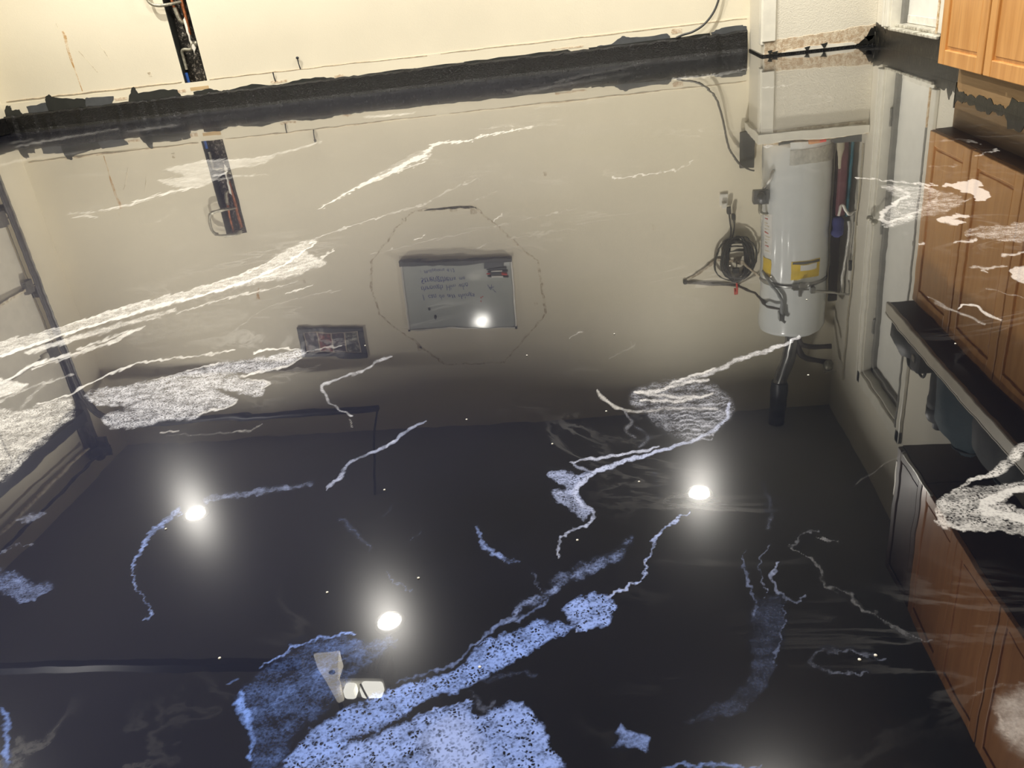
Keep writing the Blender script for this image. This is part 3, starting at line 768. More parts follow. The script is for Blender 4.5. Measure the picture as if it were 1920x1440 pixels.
# rust streak, scratches and the faint outline left by an octagonal board
wmark('rust_streak', strip([(-3.864, .661), (-3.862, .62), (-3.868, .58), (-3.873, .53), (-3.873, .471), (-3.871, .396), (-3.868, .33), (-3.866, .24)], .028, .006), M['rust'], .0012)
for a, b in (((-3.79, .52), (-3.70, .36)), ((-3.62, .55), (-3.57, .42)), ((-3.90, .72), (-3.89, .68))):
    wmark('scratch', strip(dense(a, b, 5), .005), M['scuff'], .0012)
octo = [(-1.478, .89), (-1.007, .912), (-.842, 1.096), (-.557, 1.391), (-.55, 1.846), (-.93, 2.244), (-1.439, 2.235), (-1.686, 1.98), (-1.927, 1.745), (-1.945, 1.5), (-1.901, 1.275), (-1.641, 1.012)]
for i in range(len(octo)):
    a, b = octo[i], octo[(i + 1) % len(octo)]
    wmark('scuff_line', strip(dense(a, b, 12, .007), .013 if i % 3 else .02), M['scuff'], .0012)
wmark('scuff_line', strip(dense((-1.40, .905), (-1.05, .915), 10, .006), .03), M['scuff'], .0012)
for (x, z, s) in ((-1.63, 2.06, .018), (-.44, .72, .012), (-1.9, 2.15, .016), (-.62, 1.75, .012), (-2.5, 1.4, .012), (-3.3, .3, .015), (.35, 1.2, .012), (-1.02, .93, .03)):
    wmark('scuff_spot', jag([(x - s, z - s), (x + s, z - s), (x + s, z + s), (x - s, z + s)], s * .4, 2), M['scuff'], .0012)
wmark('brown_drip', strip([(-2.93, 1.52), (-2.92, 1.47), (-2.90, 1.42)], .035, .012), M['rust'], .0012)

# curb along the back wall: rough, black, shiny
def rough_curb(x0, x1, yf, yb, zt, n, name, m, seed):
    rnd = random.Random(seed)
    secs = []
    for i in range(n + 1):
        x = x0 + (x1 - x0) * i / n
        z = zt + rnd.uniform(-.006, .006); y = yf + rnd.uniform(-.004, .004)
        secs.append([(x, yb, z), (x, y + .018, z), (x, y + .004, z - .012), (x, y, z * .55), (x, y - .006, z * .15), (x, y - .014, .0), (x, yb, .0)])
    k = len(secs[0]); vs = [p for s in secs for p in s]; fs = []
    for i in range(n):
        for j in range(k):
            a = i * k + j; b = i * k + (j + 1) % k
            fs.append((a, a + k, b + k, b))
    fs += [tuple(range(k)), tuple(reversed(range(n * k, n * k + k)))]
    return MB().add(vs, fs, False).build(name, m, kind=ST)
rough_curb(XL, 1.03, YB - .045, YB, .128, 160, 'baseboard_back', M['black_base'], 3)
bl = MB()
bl.box(XL, XL + .035, GY1 + .02, YB - .06, 0, .12)
bl.build('baseboard_left', M['black_base'], kind=ST, bevel=.006)
br = MB()
br.add([(XR - .004, 5.70, 0), (XR - .004, 3.60, 0), (XR, 3.60, 0), (XR, 5.70, 0),
        (XR - .004, 5.70, .10), (XR - .004, 3.60, .10), (XR, 3.60, .10), (XR, 5.70, .10)],
       [(0, 1, 2, 3), (4, 7, 6, 5), (0, 4, 5, 1), (1, 5, 6, 2), (2, 6, 7, 3), (3, 7, 4, 0)])
base_r = br.build('baseboard_right', M['black_base2'], kind=ST)
def xmark(parent, name, pts, m, t, x=XR):
    n = len(pts)
    vs = [(x - t, p[0], p[1]) for p in pts] + [(x, p[0], p[1]) for p in pts]
    fs = [tuple(range(n)), tuple(reversed(range(n, 2 * n)))] + [(i, i + n, (i + 1) % n + n, (i + 1) % n) for i in range(n)]
    return MB().add(vs, fs).build(name, m, parent)
xmark(base_r, 'paint_smear', jag([(4.66, .08), (4.66, .115), (4.55, .13), (4.50, .11), (4.46, .165), (4.43, .12), (4.34, .14), (4.25, .12), (4.0, .13), (3.62, .12), (3.62, .08)], .008, 3), M['black_base2'], .005)
xmark(base_r, 'paint_smear', jag([(5.70, .08), (5.70, .13), (5.62, .12), (5.55, .105), (5.5, .08)], .006, 3), M['black_base2'], .0055)

# ------------------------------------------------------------------ entry door in the right wall
d1 = empty('door_1', (XR, (DY0 + DY1) / 2, 0), kind=ST, label='white entry door in cream frame on right wall')
inv = Matrix.Translation((-XR, -(DY0 + DY1) / 2, 0))
def dpart(name, mb, m, bev=0.0):
    o = mb.build(name, m, d1, bevel=bev); o.matrix_parent_inverse = inv; return o
dpart('slab', box(XR + .075, XR + .115, DY0, DY1, DZ0 + .03, DZ1), M['door'], .004)
dpart('slab_sweep', box(XR + .072, XR + .0755, DY0 + .03, DY1 - .05, DZ0 + .035, DZ0 + .075), M['plaswhite'])
dpart('casing', box(XR - .022, XR, DY1 + .01, DY1 + .085, .115, DZ1 + .10), M['trim'], .006)
dpart('casing_bead', box(XR - .030, XR - .020, DY1 + .06, DY1 + .085, .115, DZ1 + .10), M['trim'], .004)
dpart('casing', box(XR - .022, XR, DY0 - .075, DY0 - .01, .13, DZ1 + .10), M['trim'], .006)
dpart('casing', box(XR - .022, XR, DY0 - .075, DY1 + .085, DZ1 + .01, DZ1 + .10), M['trim'], .006)
dpart('jamb', box(XR - .004, XR + .115, DY1 - .004, DY1 + .012, DZ0, DZ1), M['trim'])
dpart('jamb', box(XR - .004, XR + .115, DY0 - .012, DY0 + .004, DZ0, DZ1), M['trim'])
dpart('jamb', box(XR - .004, XR + .115, DY0, DY1, DZ1 - .004, DZ1 + .012), M['trim'])
dpart('weather_seal', box(XR + .048, XR + .076, DY1 - .052, DY1 - .004, DZ0 + .03, DZ1 - .004), M['seal'], .004)
dpart('weather_seal', box(XR + .048, XR + .076, DY0 + .004, DY0 + .04, DZ0 + .03, DZ1 - .004), M['seal'], .004)
dpart('weather_seal', box(XR + .048, XR + .076, DY0, DY1, DZ1 - .05, DZ1 - .004), M['seal'], .004)
dpart('edge_or_glint_strip', box(XR - .026, XR - .02, DY0 - .012, DY0 + .006, .13, .33), M['rust'])
dpart('edge_or_glint_strip', box(XR - .026, XR - .02, DY0 - .012, DY0 + .006, .33, DZ1 + .01), M['seal'])
th = MB().box(XR - .02, XR + .115, DY0 + .002, DY1 - .004, DZ0, DZ0 + .016).box(XR + .02, XR + .075, DY0 + .004, DY1 - .006, DZ0 + .016, DZ0 + .032)
dpart('threshold', th, M['sill'], .004)
kn = MB().lathe([(.008, 0), (.012, .004), (.012, .03), (.026, .04), (.028, .055), (.018, .068), (.004, .072)], (XR + .075, DY0 + .09, 1.0), 16, 'x')
kn.v = [(2 * (XR + .075) - v[0], v[1], v[2]) for v in kn.v]; kn.f = [tuple(reversed(f)) for f in kn.f]
dpart('door_knob', kn, M['galv'])
dpart('hinge', box(XR + .035, XR + .05, DY1 - .02, DY1 - .004, 1.05, 1.15), M['galv'])
dpart('hinge', box(XR + .035, XR + .05, DY1 - .02, DY1 - .004, .35, .45), M['galv'])
dpart('hinge', box(XR + .035, XR + .05, DY1 - .02, DY1 - .004, 1.75, 1.85), M['galv'])
kb = MB().sphere((XR - .035, DY1 + .0, 1.03), .022, 10, 6).sphere((XR - .035, DY1 - .10, 1.03), .022, 10, 6).tube([(XR - .035, DY1 - .1, 1.03), (XR - .035, DY1, 1.03)], .006, 8).box(XR - .035, XR - .02, DY1 - .008, DY1 + .014, 1.015, 1.045)
dpart('door_catch', kb, M['tarnish'])

# ------------------------------------------------------------------ pipes in the wall slot
pp = empty('copper_pipes', (-2.95, YB + .05, .17), 'old copper pipes in the black open slot of the cream wall', 'pipes')
pinv = Matrix.Translation((2.95, -(YB + .05), -.17))
def part(par, name, mb, m, bev=0.0, inv=None):
    o = mb.build(name, m, par, bevel=bev)
    o.matrix_parent_inverse = par.matrix_basis.inverted() if inv is None else inv
    return o
PY = YB + .045
part(pp, 'pipe', tube(arc([(-3.005, PY, .955), (-3.003, PY, .80), (-2.993, PY, .70)], 4), .011, 10), M['copper'])
part(pp, 'pipe_elbow', tube(arc([(-2.993, PY, .72), (-2.985, PY, .66), (-2.972, PY, .625), (-2.955, PY + .012, .615)], 5), .0155, 12), M['tarnish'])
part(pp, 'pipe', tube([(-2.921, PY, .955), (-2.925, PY, .70), (-2.931, PY, .53)], .012, 10), M['copper'])
part(pp, 'pipe', tube([(-2.945, PY + .025, .955), (-2.945, PY + .025, .56)], .010, 8), M['copper'])
part(pp, 'putty', MB().wallpoly(jag([(-2.945, .63), (-2.930, .65), (-2.926, .58), (-2.931, .50), (-2.92, .47), (-2.905, .44), (-2.93, .40), (-2.938, .47), (-2.945, .55)], .004, 3), PY - .005, .012), M['putty'])
part(pp, 'pipe_bend', tube(arc([(-2.918, PY - .006, .478), (-2.936, PY - .006, .462), (-2.94, PY - .006, .44), (-2.96, PY - .006, .432), (-3.005, PY - .006, .437), (-3.025, PY - .004, .425), (-3.030, PY, .39), (-3.030, PY, .30)], 5), .012, 10), M['tarnish'])
part(pp, 'valve_knob', MB().sphere((-2.892, PY - .02, .468), .019, 10, 6), M['tarnish'])
part(pp, 'pipe_loop', tube(arc([(-2.90, PY, .93), (-2.95, YB - .03, .945), (-3.06, YB - .045, .942), (-3.125, YB - .05, .915), (-3.138, YB - .05, .85), (-3.125, YB - .05, .775), (-3.075, YB - .045, .745), (-3.0, YB - .03, .742), (-2.93, PY, .75)], 5), .011, 10), M['tarnish'])

# nails in the wall
for (x, z0, z1, lab) in ((-2.148, .215, .293, 'upper bent rusty nail sticking out of the cream back wall'), (-2.354, .15, .213, 'lower dark nail just above the black curb')):
    nl = empty('nail', (x, YB, z0), lab, 'nail', 'nails in the back wall')
    part(nl, 'shank', tube([(x, YB - .002, z0), (x - .001, YB - .012, (z0 + z1) / 2), (x, YB - .016, z1)], .0042, 8), M['steel_dark'])
    part(nl, 'head', MB().sphere((x, YB - .016, z1), .012 if z1 > .25 else .006, 8, 6, (1, .6, .8)), M['steel_dark'])

# grey cord from the curb to the heater
tag(tube(arc([(.553, YB - .02, .133), (.60, YB - .045, .150), (.665, YB - .05, .163), (.745, YB - .05, .205), (.815, YB - .05, .29), (.862, YB - .05, .43), (.887, YB - .05, .56), (.915, YB - .05, .66), (.974, YB - .06, .746), (1.04, YB - .09, .80), (1.08, YB - .11, .815)], 6), .0075, 8).build('gas_cord', M['cord']),
    'dark grey cord curving up the back wall to the heater', 'cord')

# ------------------------------------------------------------------ heater platform
PX0, PY0, PZ = 1.045, 5.70, .545
pf = empty('heater_platform', (PX0, PY0, 0), 'cream boxed platform with trim boards in the room corner', 'platform')
part(pf, 'body', box(PX0 + .006, XR - .001, PY0 + .006, YB - .001, .0, PZ - .02), M['wall2'])
part(pf, 'peeled_strip', MB().wallpoly(jag([(PX0 + .01, .012), (XR - .005, .012), (XR - .005, .12), (1.5, .105), (1.3, .095), (PX0 + .01, .088)], .005, 6), PY0 + .006, .003), M['peel'])
part(pf, 'white_strip', MB().wallpoly(jag([(PX0 + .10, .006), (1.62, .006), (1.6, .028), (1.35, .034), (PX0 + .16, .024)], .004, 5), PY0 + .003, .003), M['putty'])
part(pf, 'black_edge', MB().box(PX0 - .004, XR - .001, PY0 - .006, PY0 + .006, 0, .012).box(PX0 - .006, PX0 + .006, PY0, YB - .05, 0, .012), M['black_base'])
part(pf, 'corner_board', box(PX0 - .004, PX0 + .075, PY0 - .012, PY0 + .006, .088, .485), M['trim'], .003)
part(pf, 'corner_board', box(PX0 - .012, PX0 + .006, PY0 + .0, PY0 + .075, .07, .485), M['trim'], .003)
part(pf, 'top_trim', box(PX0 - .022, XR - .002, PY0 - .022, PY0 + .006, .478, PZ - .004), M['trim'], .003)
part(pf, 'top_trim', box(PX0 - .022, PX0 + .006, PY0 + .006, YB - .002, .478, PZ - .004), M['trim'], .003)
part(pf, 'top_board', box(PX0 - .005, XR - .002, PY0 - .005, YB - .002, PZ - .018, PZ), M['timber'])
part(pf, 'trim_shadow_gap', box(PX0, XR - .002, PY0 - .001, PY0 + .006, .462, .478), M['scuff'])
for (x, z, w) in ((1.318, .030, .035), (1.42, .040, .045), (1.09, .03, .03), (1.12, .022, .04), (1.69, .05, .06)):
    part(pf, 'paint_drip', MB().wallpoly(jag([(x - w / 2, z), (x + w / 2, z + .004), (x + w / 3, z - .012), (x, z - .03), (x - w / 4, z - .012)], .004, 2), PY0 + .002, .004), M['smear'])
part(pf, 'paint_corner', MB().wallpoly(jag([(1.58, 0), (1.63, .018), (1.672, .05), (1.70, .10), (1.725, .105), (1.725, 0)], .005, 3), PY0 + .002, .004), M['black_base2'])

# ------------------------------------------------------------------ water heater
HX, HY, HR = 1.345, 5.975, .236
wh = empty('water_heater', (HX, HY, PZ), 'tall white cylindrical water heater with yellow labels on the corner platform', 'water heater')
part(wh, 'tank', MB().lathe([(HR - .02, PZ + .03), (HR - .004, PZ + .035), (HR, PZ + .05), (HR, 1.955), (HR - .004, 1.975), (HR - .02, 1.99), (HR - .06, 2.0), (.02, 2.005)], (HX, HY, 0), 56), M['white_enamel'])
for a in (0, 2.1, 4.2):
    part(wh, 'foot', MB().lathe([(.02, 0), (.02, .032)], (HX + .17 * math.cos(a), HY + .17 * math.sin(a), PZ), 10), M['steel'])
part(wh, 'access_cover', MB().cpatch((HX, HY), HR, -.42, 1.25, .612, .715, .006, 16), M['band'])
part(wh, 'cover_lip', MB().cpatch((HX, HY), HR, -.42, 1.25, .575, .612, .003, 16), M['white_enamel'])
yl = part(wh, 'energy_label', MB().cpatch((HX, HY), HR, -.28, .62, 1.395, 1.53, .002, 10), M['yellow'])
o = MB().cpatch((HX, HY), HR + .002, -.02, .50, 1.425, 1.462, .001, 6).build('label_window', M['paper'], yl)
o = MB().cpatch((HX, HY), HR + .002, -.24, .60, 1.40, 1.42, .001, 8).build('label_text', M['ink'], yl)
part(wh, 'warning_label', MB().cpatch((HX, HY), HR, -1.32, -.92, 1.40, 1.53, .002, 6), M['yellow'])
pl_ = part(wh, 'data_label', MB().cpatch((HX, HY), HR, -1.30, -.92, 1.06, 1.37, .0015, 6), M['paper'])
for k in range(11):
    o = MB().cpatch((HX, HY), HR + .0015, -1.24, -1.24 + random.uniform(.12, .27), 1.08 + k * .026, 1.088 + k * .026, .001, 3).build('print_line', M['redink'] if k in (1, 5, 9) else M['scuff'], pl_)
part(wh, 'flue_pipe', tube(arc([(HX + .01, HY, 1.995), (HX + .012, HY, 2.12), (HX - .01, HY, 2.28), (HX - .075, HY - .01, 2.50)], 6), [.062] * 4 + [.052] * 15, 18), M['galv'])
part(wh, 'flue_section', tube([(HX - .068, HY - .01, 2.47), (HX - .080, HY - .01, 2.60), (HX - .088, HY - .01, 2.835)], .064, 18), M['galv_dark'])
part(wh, 'water_pipe', tube(arc([(HX + .06, HY - .02, 1.99), (HX + .065, HY - .03, 2.12), (HX + .12, HY - .03, 2.165), (HX + .30, HY - .03, 2.175)], 5), .020, 12), M['dark_pipe'])
part(wh, 'water_pipe', tube(arc([(HX + .05, HY + .04, 1.99), (HX + .055, HY - .02, 2.16), (HX + .10, HY - .03, 2.25), (HX + .22, HY - .03, 2.30), (HX + .30, HY - .03, 2.32)], 5), .021, 12), M['dark_pipe'])
part(wh, 'shutoff_valve', MB().sphere((HX + .28, HY - .05, 2.33), .038, 10, 8).tube([(HX + .24, HY - .09, 2.36), (HX + .33, HY - .09, 2.36)], .008, 8), M['tarnish'])
part(wh, 'relief_pipe', tube(arc([(HX - .225, HY - .06, 1.50), (HX - .20, HY - .17, 1.56), (HX - .15, HY - .215, 1.64), (HX - .125, HY - .238, 1.70), (HX - .125, HY - .24, 1.80)], 5), .013, 10), M['grey_pipe'])
part(wh, 'relief_valve', MB().box(HX - .142, HX - .108, HY - .255, HY - .205, 1.79, 1.835).tube([(HX - .125, HY - .24, 1.83), (HX - .10, HY - .255, 1.85)], .010, 8), M['galv'])
part(wh, 'gas_valve', MB().box(HX - .315, HX - .215, HY - .14, HY - .07, .90, .985).lathe([(.030, 0), (.030, .03), (.022, .036)], (HX - .265, HY - .175, .94), 12, 'y'), M['galv_dark'])
part(wh, 'gas_elbow', tube(arc([(HX - .265, HY - .10, .99), (HX - .265, HY - .11, 1.04), (HX - .23, HY - .10, 1.06), (HX - .19, HY - .10, 1.06)], 4), .014, 8), M['tarnish'])
part(wh, 'gas_flex', tube(arc([(HX - .25, HY - .09, .91), (HX - .215, HY - .16, .82), (HX - .19, HY - .15, .76), (HX - .21, HY - .11, .84)], 5), .012, 8), M['silver'])

# strap around the tank with its anchors
stp = empty('heater_strap', (HX, HY, 1.58), 'galvanised restraint strap wrapped around the white water heater', 'strap')
part(stp, 'band', MB().lathe([(HR + .0005, 0), (HR + .004, 0), (HR + .004, .032), (HR + .0005, .032)], (HX, HY, 1.565), 48), M['galv'])
cl = MB().box(HX - .06, HX + .05, HY - HR - .014, HY - HR - .003, 1.558, 1.60).box(HX - .01, HX + .012, HY - HR - .03, HY - HR - .003, 1.55, 1.655)
cl.tube([(HX - .05, HY - HR - .018, 1.60), (HX + .06, HY - HR - .018, 1.61)], .008, 8).box(HX + .075, HX + .105, HY - HR - .02, HY - HR + .02, 1.60, 1.645)
part(stp, 'buckle', cl, M['galv'])
part(stp, 'tie_rod', tube([(HX + .10, HY - HR, 1.635), (HX + .25, HY - .15, 1.68), (XR - .003, HY - .10, 1.735)], .010, 8), M['silver'])
part(stp, 'wall_tie', tube([(.578, YB - .004, 1.658), (.82, YB - .012, 1.49), (1.02, YB - .05, 1.52), (HX - HR + .01, HY - .02, 1.575)], .014, 6, flat=.25), M['dark_scuff'])
part(stp, 'wall_tie', tube([(.578, YB - .006, 1.658), (.80, YB - .012, 1.69), (.99, YB - .014, 1.728), (1.09, YB - .14, 1.745), (1.13, HY - .16, 1.755), (HX - .13, HY - HR - .006, 1.765)], .012, 6, flat=.6), M['dark_pipe'])
part(stp, 'anchor_bolt', MB().lathe([(.016, 0), (.016, .012), (.008, .016)], (.578, YB - .016, 1.658), 8, 'y'), M['steel_dark'])

# things stored on the platform around the heater
tag(MB().box(.955, 1.06, YB - .05, YB - .03, PZ + .0, .80).build('black_panel', M['charcoal'], bevel=.006), 'black upright panel between the back wall and the heater', 'panel')
bpn = bpy.data.objects['black_panel']; bpn.location = (.03, 0, 0)
tag(box(1.595, 1.655, 5.925, 5.95, PZ, 1.79).build('wooden_plank', M['brownboard'], bevel=.003), 'dark brown plank standing upright between heater and right wall', 'plank')
tag(MB().box(1.595, 1.655, 5.84, 5.885, PZ, 1.12).build('folded_bag', M['maroon'], bevel=.015), 'maroon folded fabric bag standing on the platform beside the heater', 'bag')
tag(tube([(1.676, 5.84, PZ), (1.672, 5.86, 1.13)], .0105, 10).build('teal_stick', M['teal']), 'teal stick leaning in the corner beside the maroon bag', 'stick')
rg = MB().lathe([(.012, 0), (.032, .01), (.042, .05), (.035, .10), (.045, .13), (.02, .16), (.008, .165)], (1.615, 5.862, 1.121), 12)
rg.v = [(x + .006 * math.sin(40 * z + x * 90), y + .008 * math.sin(55 * z), z) for x, y, z in rg.v]
tag(rg.build('bunched_rag', M['bluerag']), 'violet blue rag bunched on top of the maroon bag', 'rag')
sv = MB().lathe([(.02, 0), (.026, .02), (.026, .10), (.012, .15), (.008, .24)], (1.585, 5.80, PZ), 12)
tag(sv.build('glue_bottle', M['card']), 'small grey bottle with nozzle standing beside the heater base', 'bottle')
hs = tube(arc([(1.60, 5.80, 1.10), (1.615, 5.80, 1.03), (1.64, 5.80, 1.06), (1.67, 5.80, 1.10), (1.70, 5.81, 1.09), (1.722, 5.82, 1.08)], 6), .009, 8)
tag(hs.build('white_hose', M['plaswhite']), 'short white hose looping from the heater to the right wall', 'hose')
tag(tube(arc([(1.685, 5.845, 1.17), (1.69, 5.845, 1.28), (1.682, 5.85, 1.42), (1.67, 5.86, 1.56), (1.67, 5.87, 1.70)], 6), .013, 10).build('flexible_connector', M['silver']), 'silver braided connector hanging vertically right of the heater', 'hose')
tr = empty('grey_tray', (1.60, 5.72, PZ), 'dark grey tray on the right end of the platform edge', 'tray')
part(tr, 'base', box(1.515, 1.69, 5.70, 5.79, PZ, PZ + .006), M['smear'])
part(tr, 'rim', MB().box(1.515, 1.69, 5.70, 5.706, PZ + .006, PZ + .045).box(1.515, 1.69, 5.784, 5.79, PZ + .006, PZ + .045).box(1.515, 1.521, 5.706, 5.784, PZ + .006, PZ + .045).box(1.684, 1.69, 5.706, 5.784, PZ + .006, PZ + .045), M['smear_grey'])
sd = empty('scraper', (1.43, 5.715, PZ), 'scraper with orange wooden handle and red collar on the platform edge', 'scraper')
part(sd, 'handle', tube([(1.355, 5.716, PZ + .017), (1.375, 5.716, PZ + .019), (1.425, 5.716, PZ + .018)], [.014, .016, .013], 10), M['orange'])
part(sd, 'collar', tube([(1.425, 5.716, PZ + .018), (1.465, 5.716, PZ + .017)], .0135, 10), M['redplastic'])
part(sd, 'blade', box(1.465, 1.51, 5.708, 5.728, PZ + .014, PZ + .018), M['galv'])
pa = MB().sphere((1.10, 5.725, PZ + .018), .026, 9, 6, (1.3, .8, .7)); pa.sm = [False] * len(pa.sm)
pa.v = [(x + random.uniform(-.006, .006), y + random.uniform(-.005, .005), max(PZ, z + random.uniform(-.005, .006))) for x, y, z in pa.v]
tag(pa.build('crumpled_paper', M['paper']), 'crumpled white paper on the left end of the platform', 'paper')
ct = empty('caulk_tube', (1.21, 5.718, PZ), 'small black tube lying beside crumpled paper on the platform', 'tube')
part(ct, 'body', tube([(1.165, 5.718, PZ + .014), (1.235, 5.718, PZ + .014)], .014, 10), M['rubber'])
part(ct, 'nozzle', tube([(1.235, 5.718, PZ + .014), (1.27, 5.718, PZ + .013)], [.006, .003], 8), M['rubber'])

# wall outlet, coiled extension cord
ou = empty('wall_outlet', (.885, YB, 1.03), 'white outlet plate on the back wall below the coiled cord', 'outlet')
part(ou, 'plate', box(.845, .905, YB - .008, YB, .985, 1.075), M['plaswhite'], .003)
part(ou, 'adapter', box(.860, .895, YB - .035, YB - .008, 1.045, 1.085), M['plaswhite'], .004)
ex = empty('extension_cord', (.97, YB - .03, 1.5), 'black extension cord coiled and hung on the back wall beside the heater', 'cord')
CXc, CZc = .965, 1.50
coil = MB()
for k in range(15):
    rx = random.uniform(.065, .118); rz = random.uniform(.135, .185); ox = random.uniform(-.014, .014); oz = random.uniform(-.012, .012)
    yy = YB - .018 - random.uniform(0, .05)
    if k >= 12: rx, rz, ox, oz = (.15, .17, -.012, .0) if k == 12 else (.138, .16, -.022, .006) if k == 13 else (.125, .165, .02, -.022)
    pts = [(CXc + ox + rx * math.cos(a) * (1 + .06 * math.sin(3 * a + k)), yy + .008 * math.sin(2 * a + k), CZc + oz + rz * math.sin(a)) for a in [2 * PI * i / 30 for i in range(31)]]
    coil.tube(pts, .0058, 6, caps=False)
part(ex, 'coil', coil, M['rubber'])
wrapm = MB()
for k in range(5):
    z = 1.33 + k * .022
    wrapm.tube(arc([(.90, YB - .05, z), (.955, YB - .075, z - .012), (1.02, YB - .05, z + .004)], 4), .0055, 6)
part(ex, 'wrap', wrapm, M['rubber'])
part(ex, 'plug', MB().box(.895, .925, YB - .06, YB - .03, 1.075, 1.125).box(.93, .955, YB - .06, YB - .03, 1.12, 1.18), M['rubber'], .006)
part(ex, 'lead', MB().tube(arc([(.91, YB - .045, 1.12), (.916, YB - .045, 1.20), (.922, YB - .045, 1.30), (.90, YB - .045, 1.36)], 4), .006, 6).tube(arc([(.943, YB - .045, 1.17), (.945, YB - .045, 1.25), (.93, YB - .045, 1.33)], 4), .006, 6), M['rubber'])
part(ex, 'socket_end', MB().box(.935, .985, YB - .085, YB - .05, 1.54, 1.585).tube([(.955, YB - .07, 1.585), (.945, YB - .07, 1.66)], .006, 6), M['rubber'], .005)
hk = empty('red_hook', (.975, YB, 1.76), 'red hook holding the coiled black cord on the wall', 'hook')
part(hk, 'stem', tube(arc([(.968, YB - .002, 1.775), (.966, YB - .05, 1.765), (.965, YB - .085, 1.72), (.964, YB - .085, 1.675)], 4), .0085, 8), M['redplastic'])
part(hk, 'plate', box(.955, .982, YB - .004, YB, 1.75, 1.80), M['redplastic'])

# switch plates on the right wall strip beside the heater
sw = empty('wall_socket', (XR, 5.83, 1.5), 'cream wall socket with dark plug on the right wall above the platform', 'socket')
part(sw, 'plate', box(XR - .007, XR, 5.79, 5.87, 1.18, 1.40), M['trim'], .002)
part(sw, 'plug', box(XR - .03, XR - .007, 5.815, 5.845, 1.45, 1.53), M['rubber'], .004)
part(sw, 'cap', box(XR - .03, XR, 5.815, 5.845, 1.53, 1.59), M['plaswhite'], .004)
tag(tube(arc([(XR - .012, 5.76, .62), (XR - .012, 5.765, .95), (XR - .012, 5.80, 1.15), (XR - .012, 5.79, 1.40), (XR - .012, 5.83, 1.9), (XR - .012, 5.86, 2.3), (XR - .012, 5.86, 2.42)], 6), .006, 6).build('thin_cable', M['card']), 'thin beige cable running down the right wall beside the heater', 'cable')

# ------------------------------------------------------------------ whiteboard
WBX, WBZ, WBA = -1.23, 1.617, -.052
wbd = empty('whiteboard', (WBX, YB, WBZ), 'whiteboard with handwritten blue verse hung on the cream back wall', 'whiteboard', rot=(0, WBA, 0))
def wpart(name, mb, m, par=None, bev=0.0):
    return mb.build(name, m, par or wbd, bevel=bev)
W2, H2 = .4525, .295
wpart('panel', box(-W2 + .01, W2 - .01, -.014, -.001, -H2 + .01, H2 - .006), M['whiteboard'])
wpart('rail', box(-W2, -W2 + .014, -.02, -.001, -H2, H2), M['alu'], bev=.002)
wpart('rail', box(W2 - .014, W2, -.02, -.001, -H2, H2), M['alu'], bev=.002)
wpart('rail', box(-W2, W2, -.02, -.001, H2 - .010, H2), M['alu'], bev=.002)
wpart('tray', MB().box(-W2, W2, -.055, -.001, -H2 - .016, -H2 + .006).box(-W2, W2, -.058, -.054, -H2 - .016, -H2 + .016), M['frame'], bev=.002)
for s in (-1, 1):
    wpart('corner_cap', box(s * W2 - .014 * (s > 0) - .003 * (s < 0), s * W2 + .003 * (s > 0) + .014 * (s < 0), -.023, -.001, H2 - .014, H2 + .004), M['rubber'])
def write(txt, x, z, size, m, shear=0.0, w=None, parent=wbd):
    cu = bpy.data.curves.new('lettering', 'FONT'); cu.body = txt; cu.size = size; cu.shear = shear
    t = bpy.data.objects.new('tmp', cu); COL.objects.link(t)
    bpy.context.view_layer.update()
    me = bpy.data.meshes.new_from_object(t.evaluated_get(bpy.context.evaluated_depsgraph_get()))
    bpy.data.objects.remove(t)
    xs = [v.co.x for v in me.vertices]; k = (w / (max(xs) - min(xs))) if w else 1.0
    for v in me.vertices:
        px, py = v.co.x * k, v.co.y
        wob = .0025 * math.sin(px * 60)
        v.co = (x + px, -.0146, z + py + wob)
    me.materials.clear(); me.materials.append(m)
    o = bpy.data.objects.new('lettering', me); COL.objects.link(o); o.parent = parent
    return o
for words, x0, z, size, width in ((('I', 'can', 'do', 'all', 'things'), -.305, -.015, .058, .43), (('through', 'Him', 'who'), -.310, -.085, .056, .39),
                                  (('Strengthens', 'me'), -.302, -.155, .056, .36), ((':', 'Philippians', '4:13'), -.302, -.235, .045, .28)):
    tot = sum(len(q) for q in words) + 1.1 * (len(words) - 1); x = x0
    for q in words:
        write(q, x, z, size, M['blueink'], .15, width * len(q) / tot if len(q) > 1 else None); x += width * (len(q) + 1.1) / tot
for a, b in (((.24, -.075), (.262, -.045)), ((.262, -.045), (.27, -.08)), ((.275, -.05), (.30, -.02)), ((.25, -.06), (.285, -.065))):
    wpart('scribble', MB().wallpoly(strip([a, ((a[0] + b[0]) / 2, (a[1] + b[1]) / 2 + .004), b], .005), -.0142, .0008), M['blueink'])
for (x, z) in ((.178, .028), (.192, .022), (.176, .065)):
    wpart('red_dot', MB().wallpoly([(x + .006 * math.cos(a), z + .006 * math.sin(a)) for a in [PI * 2 * i / 8 for i in range(8)]], -.0142, .0008), M['redink'])
WM = Matrix.Translation((WBX, YB, WBZ)) @ Matrix.Rotation(WBA, 4, 'Y')
def on_board(name, x, z, lab, cat, group=None):
    o = empty(name, WM @ Vector((x, -.0145, z)), lab, cat, group, rot=(0, WBA, 0)); return o
for (x, z, lab) in ((-.258, .118, 'lower black round magnet on the upper left of the whiteboard'), (-.215, .185, 'upper black round magnet on the upper left of the whiteboard')):
    e = on_board('magnet', x, z, lab, 'magnet', 'magnets on the whiteboard')
    MB().lathe([(.010, 0), (.011, -.004), (.008, -.008), (.002, -.009)], (0, 0, 0), 14, 'y').build('cap', M['rubber'], e)
er = on_board('board_eraser', .305, -.262, 'grey felt eraser on the whiteboard tray', 'eraser')
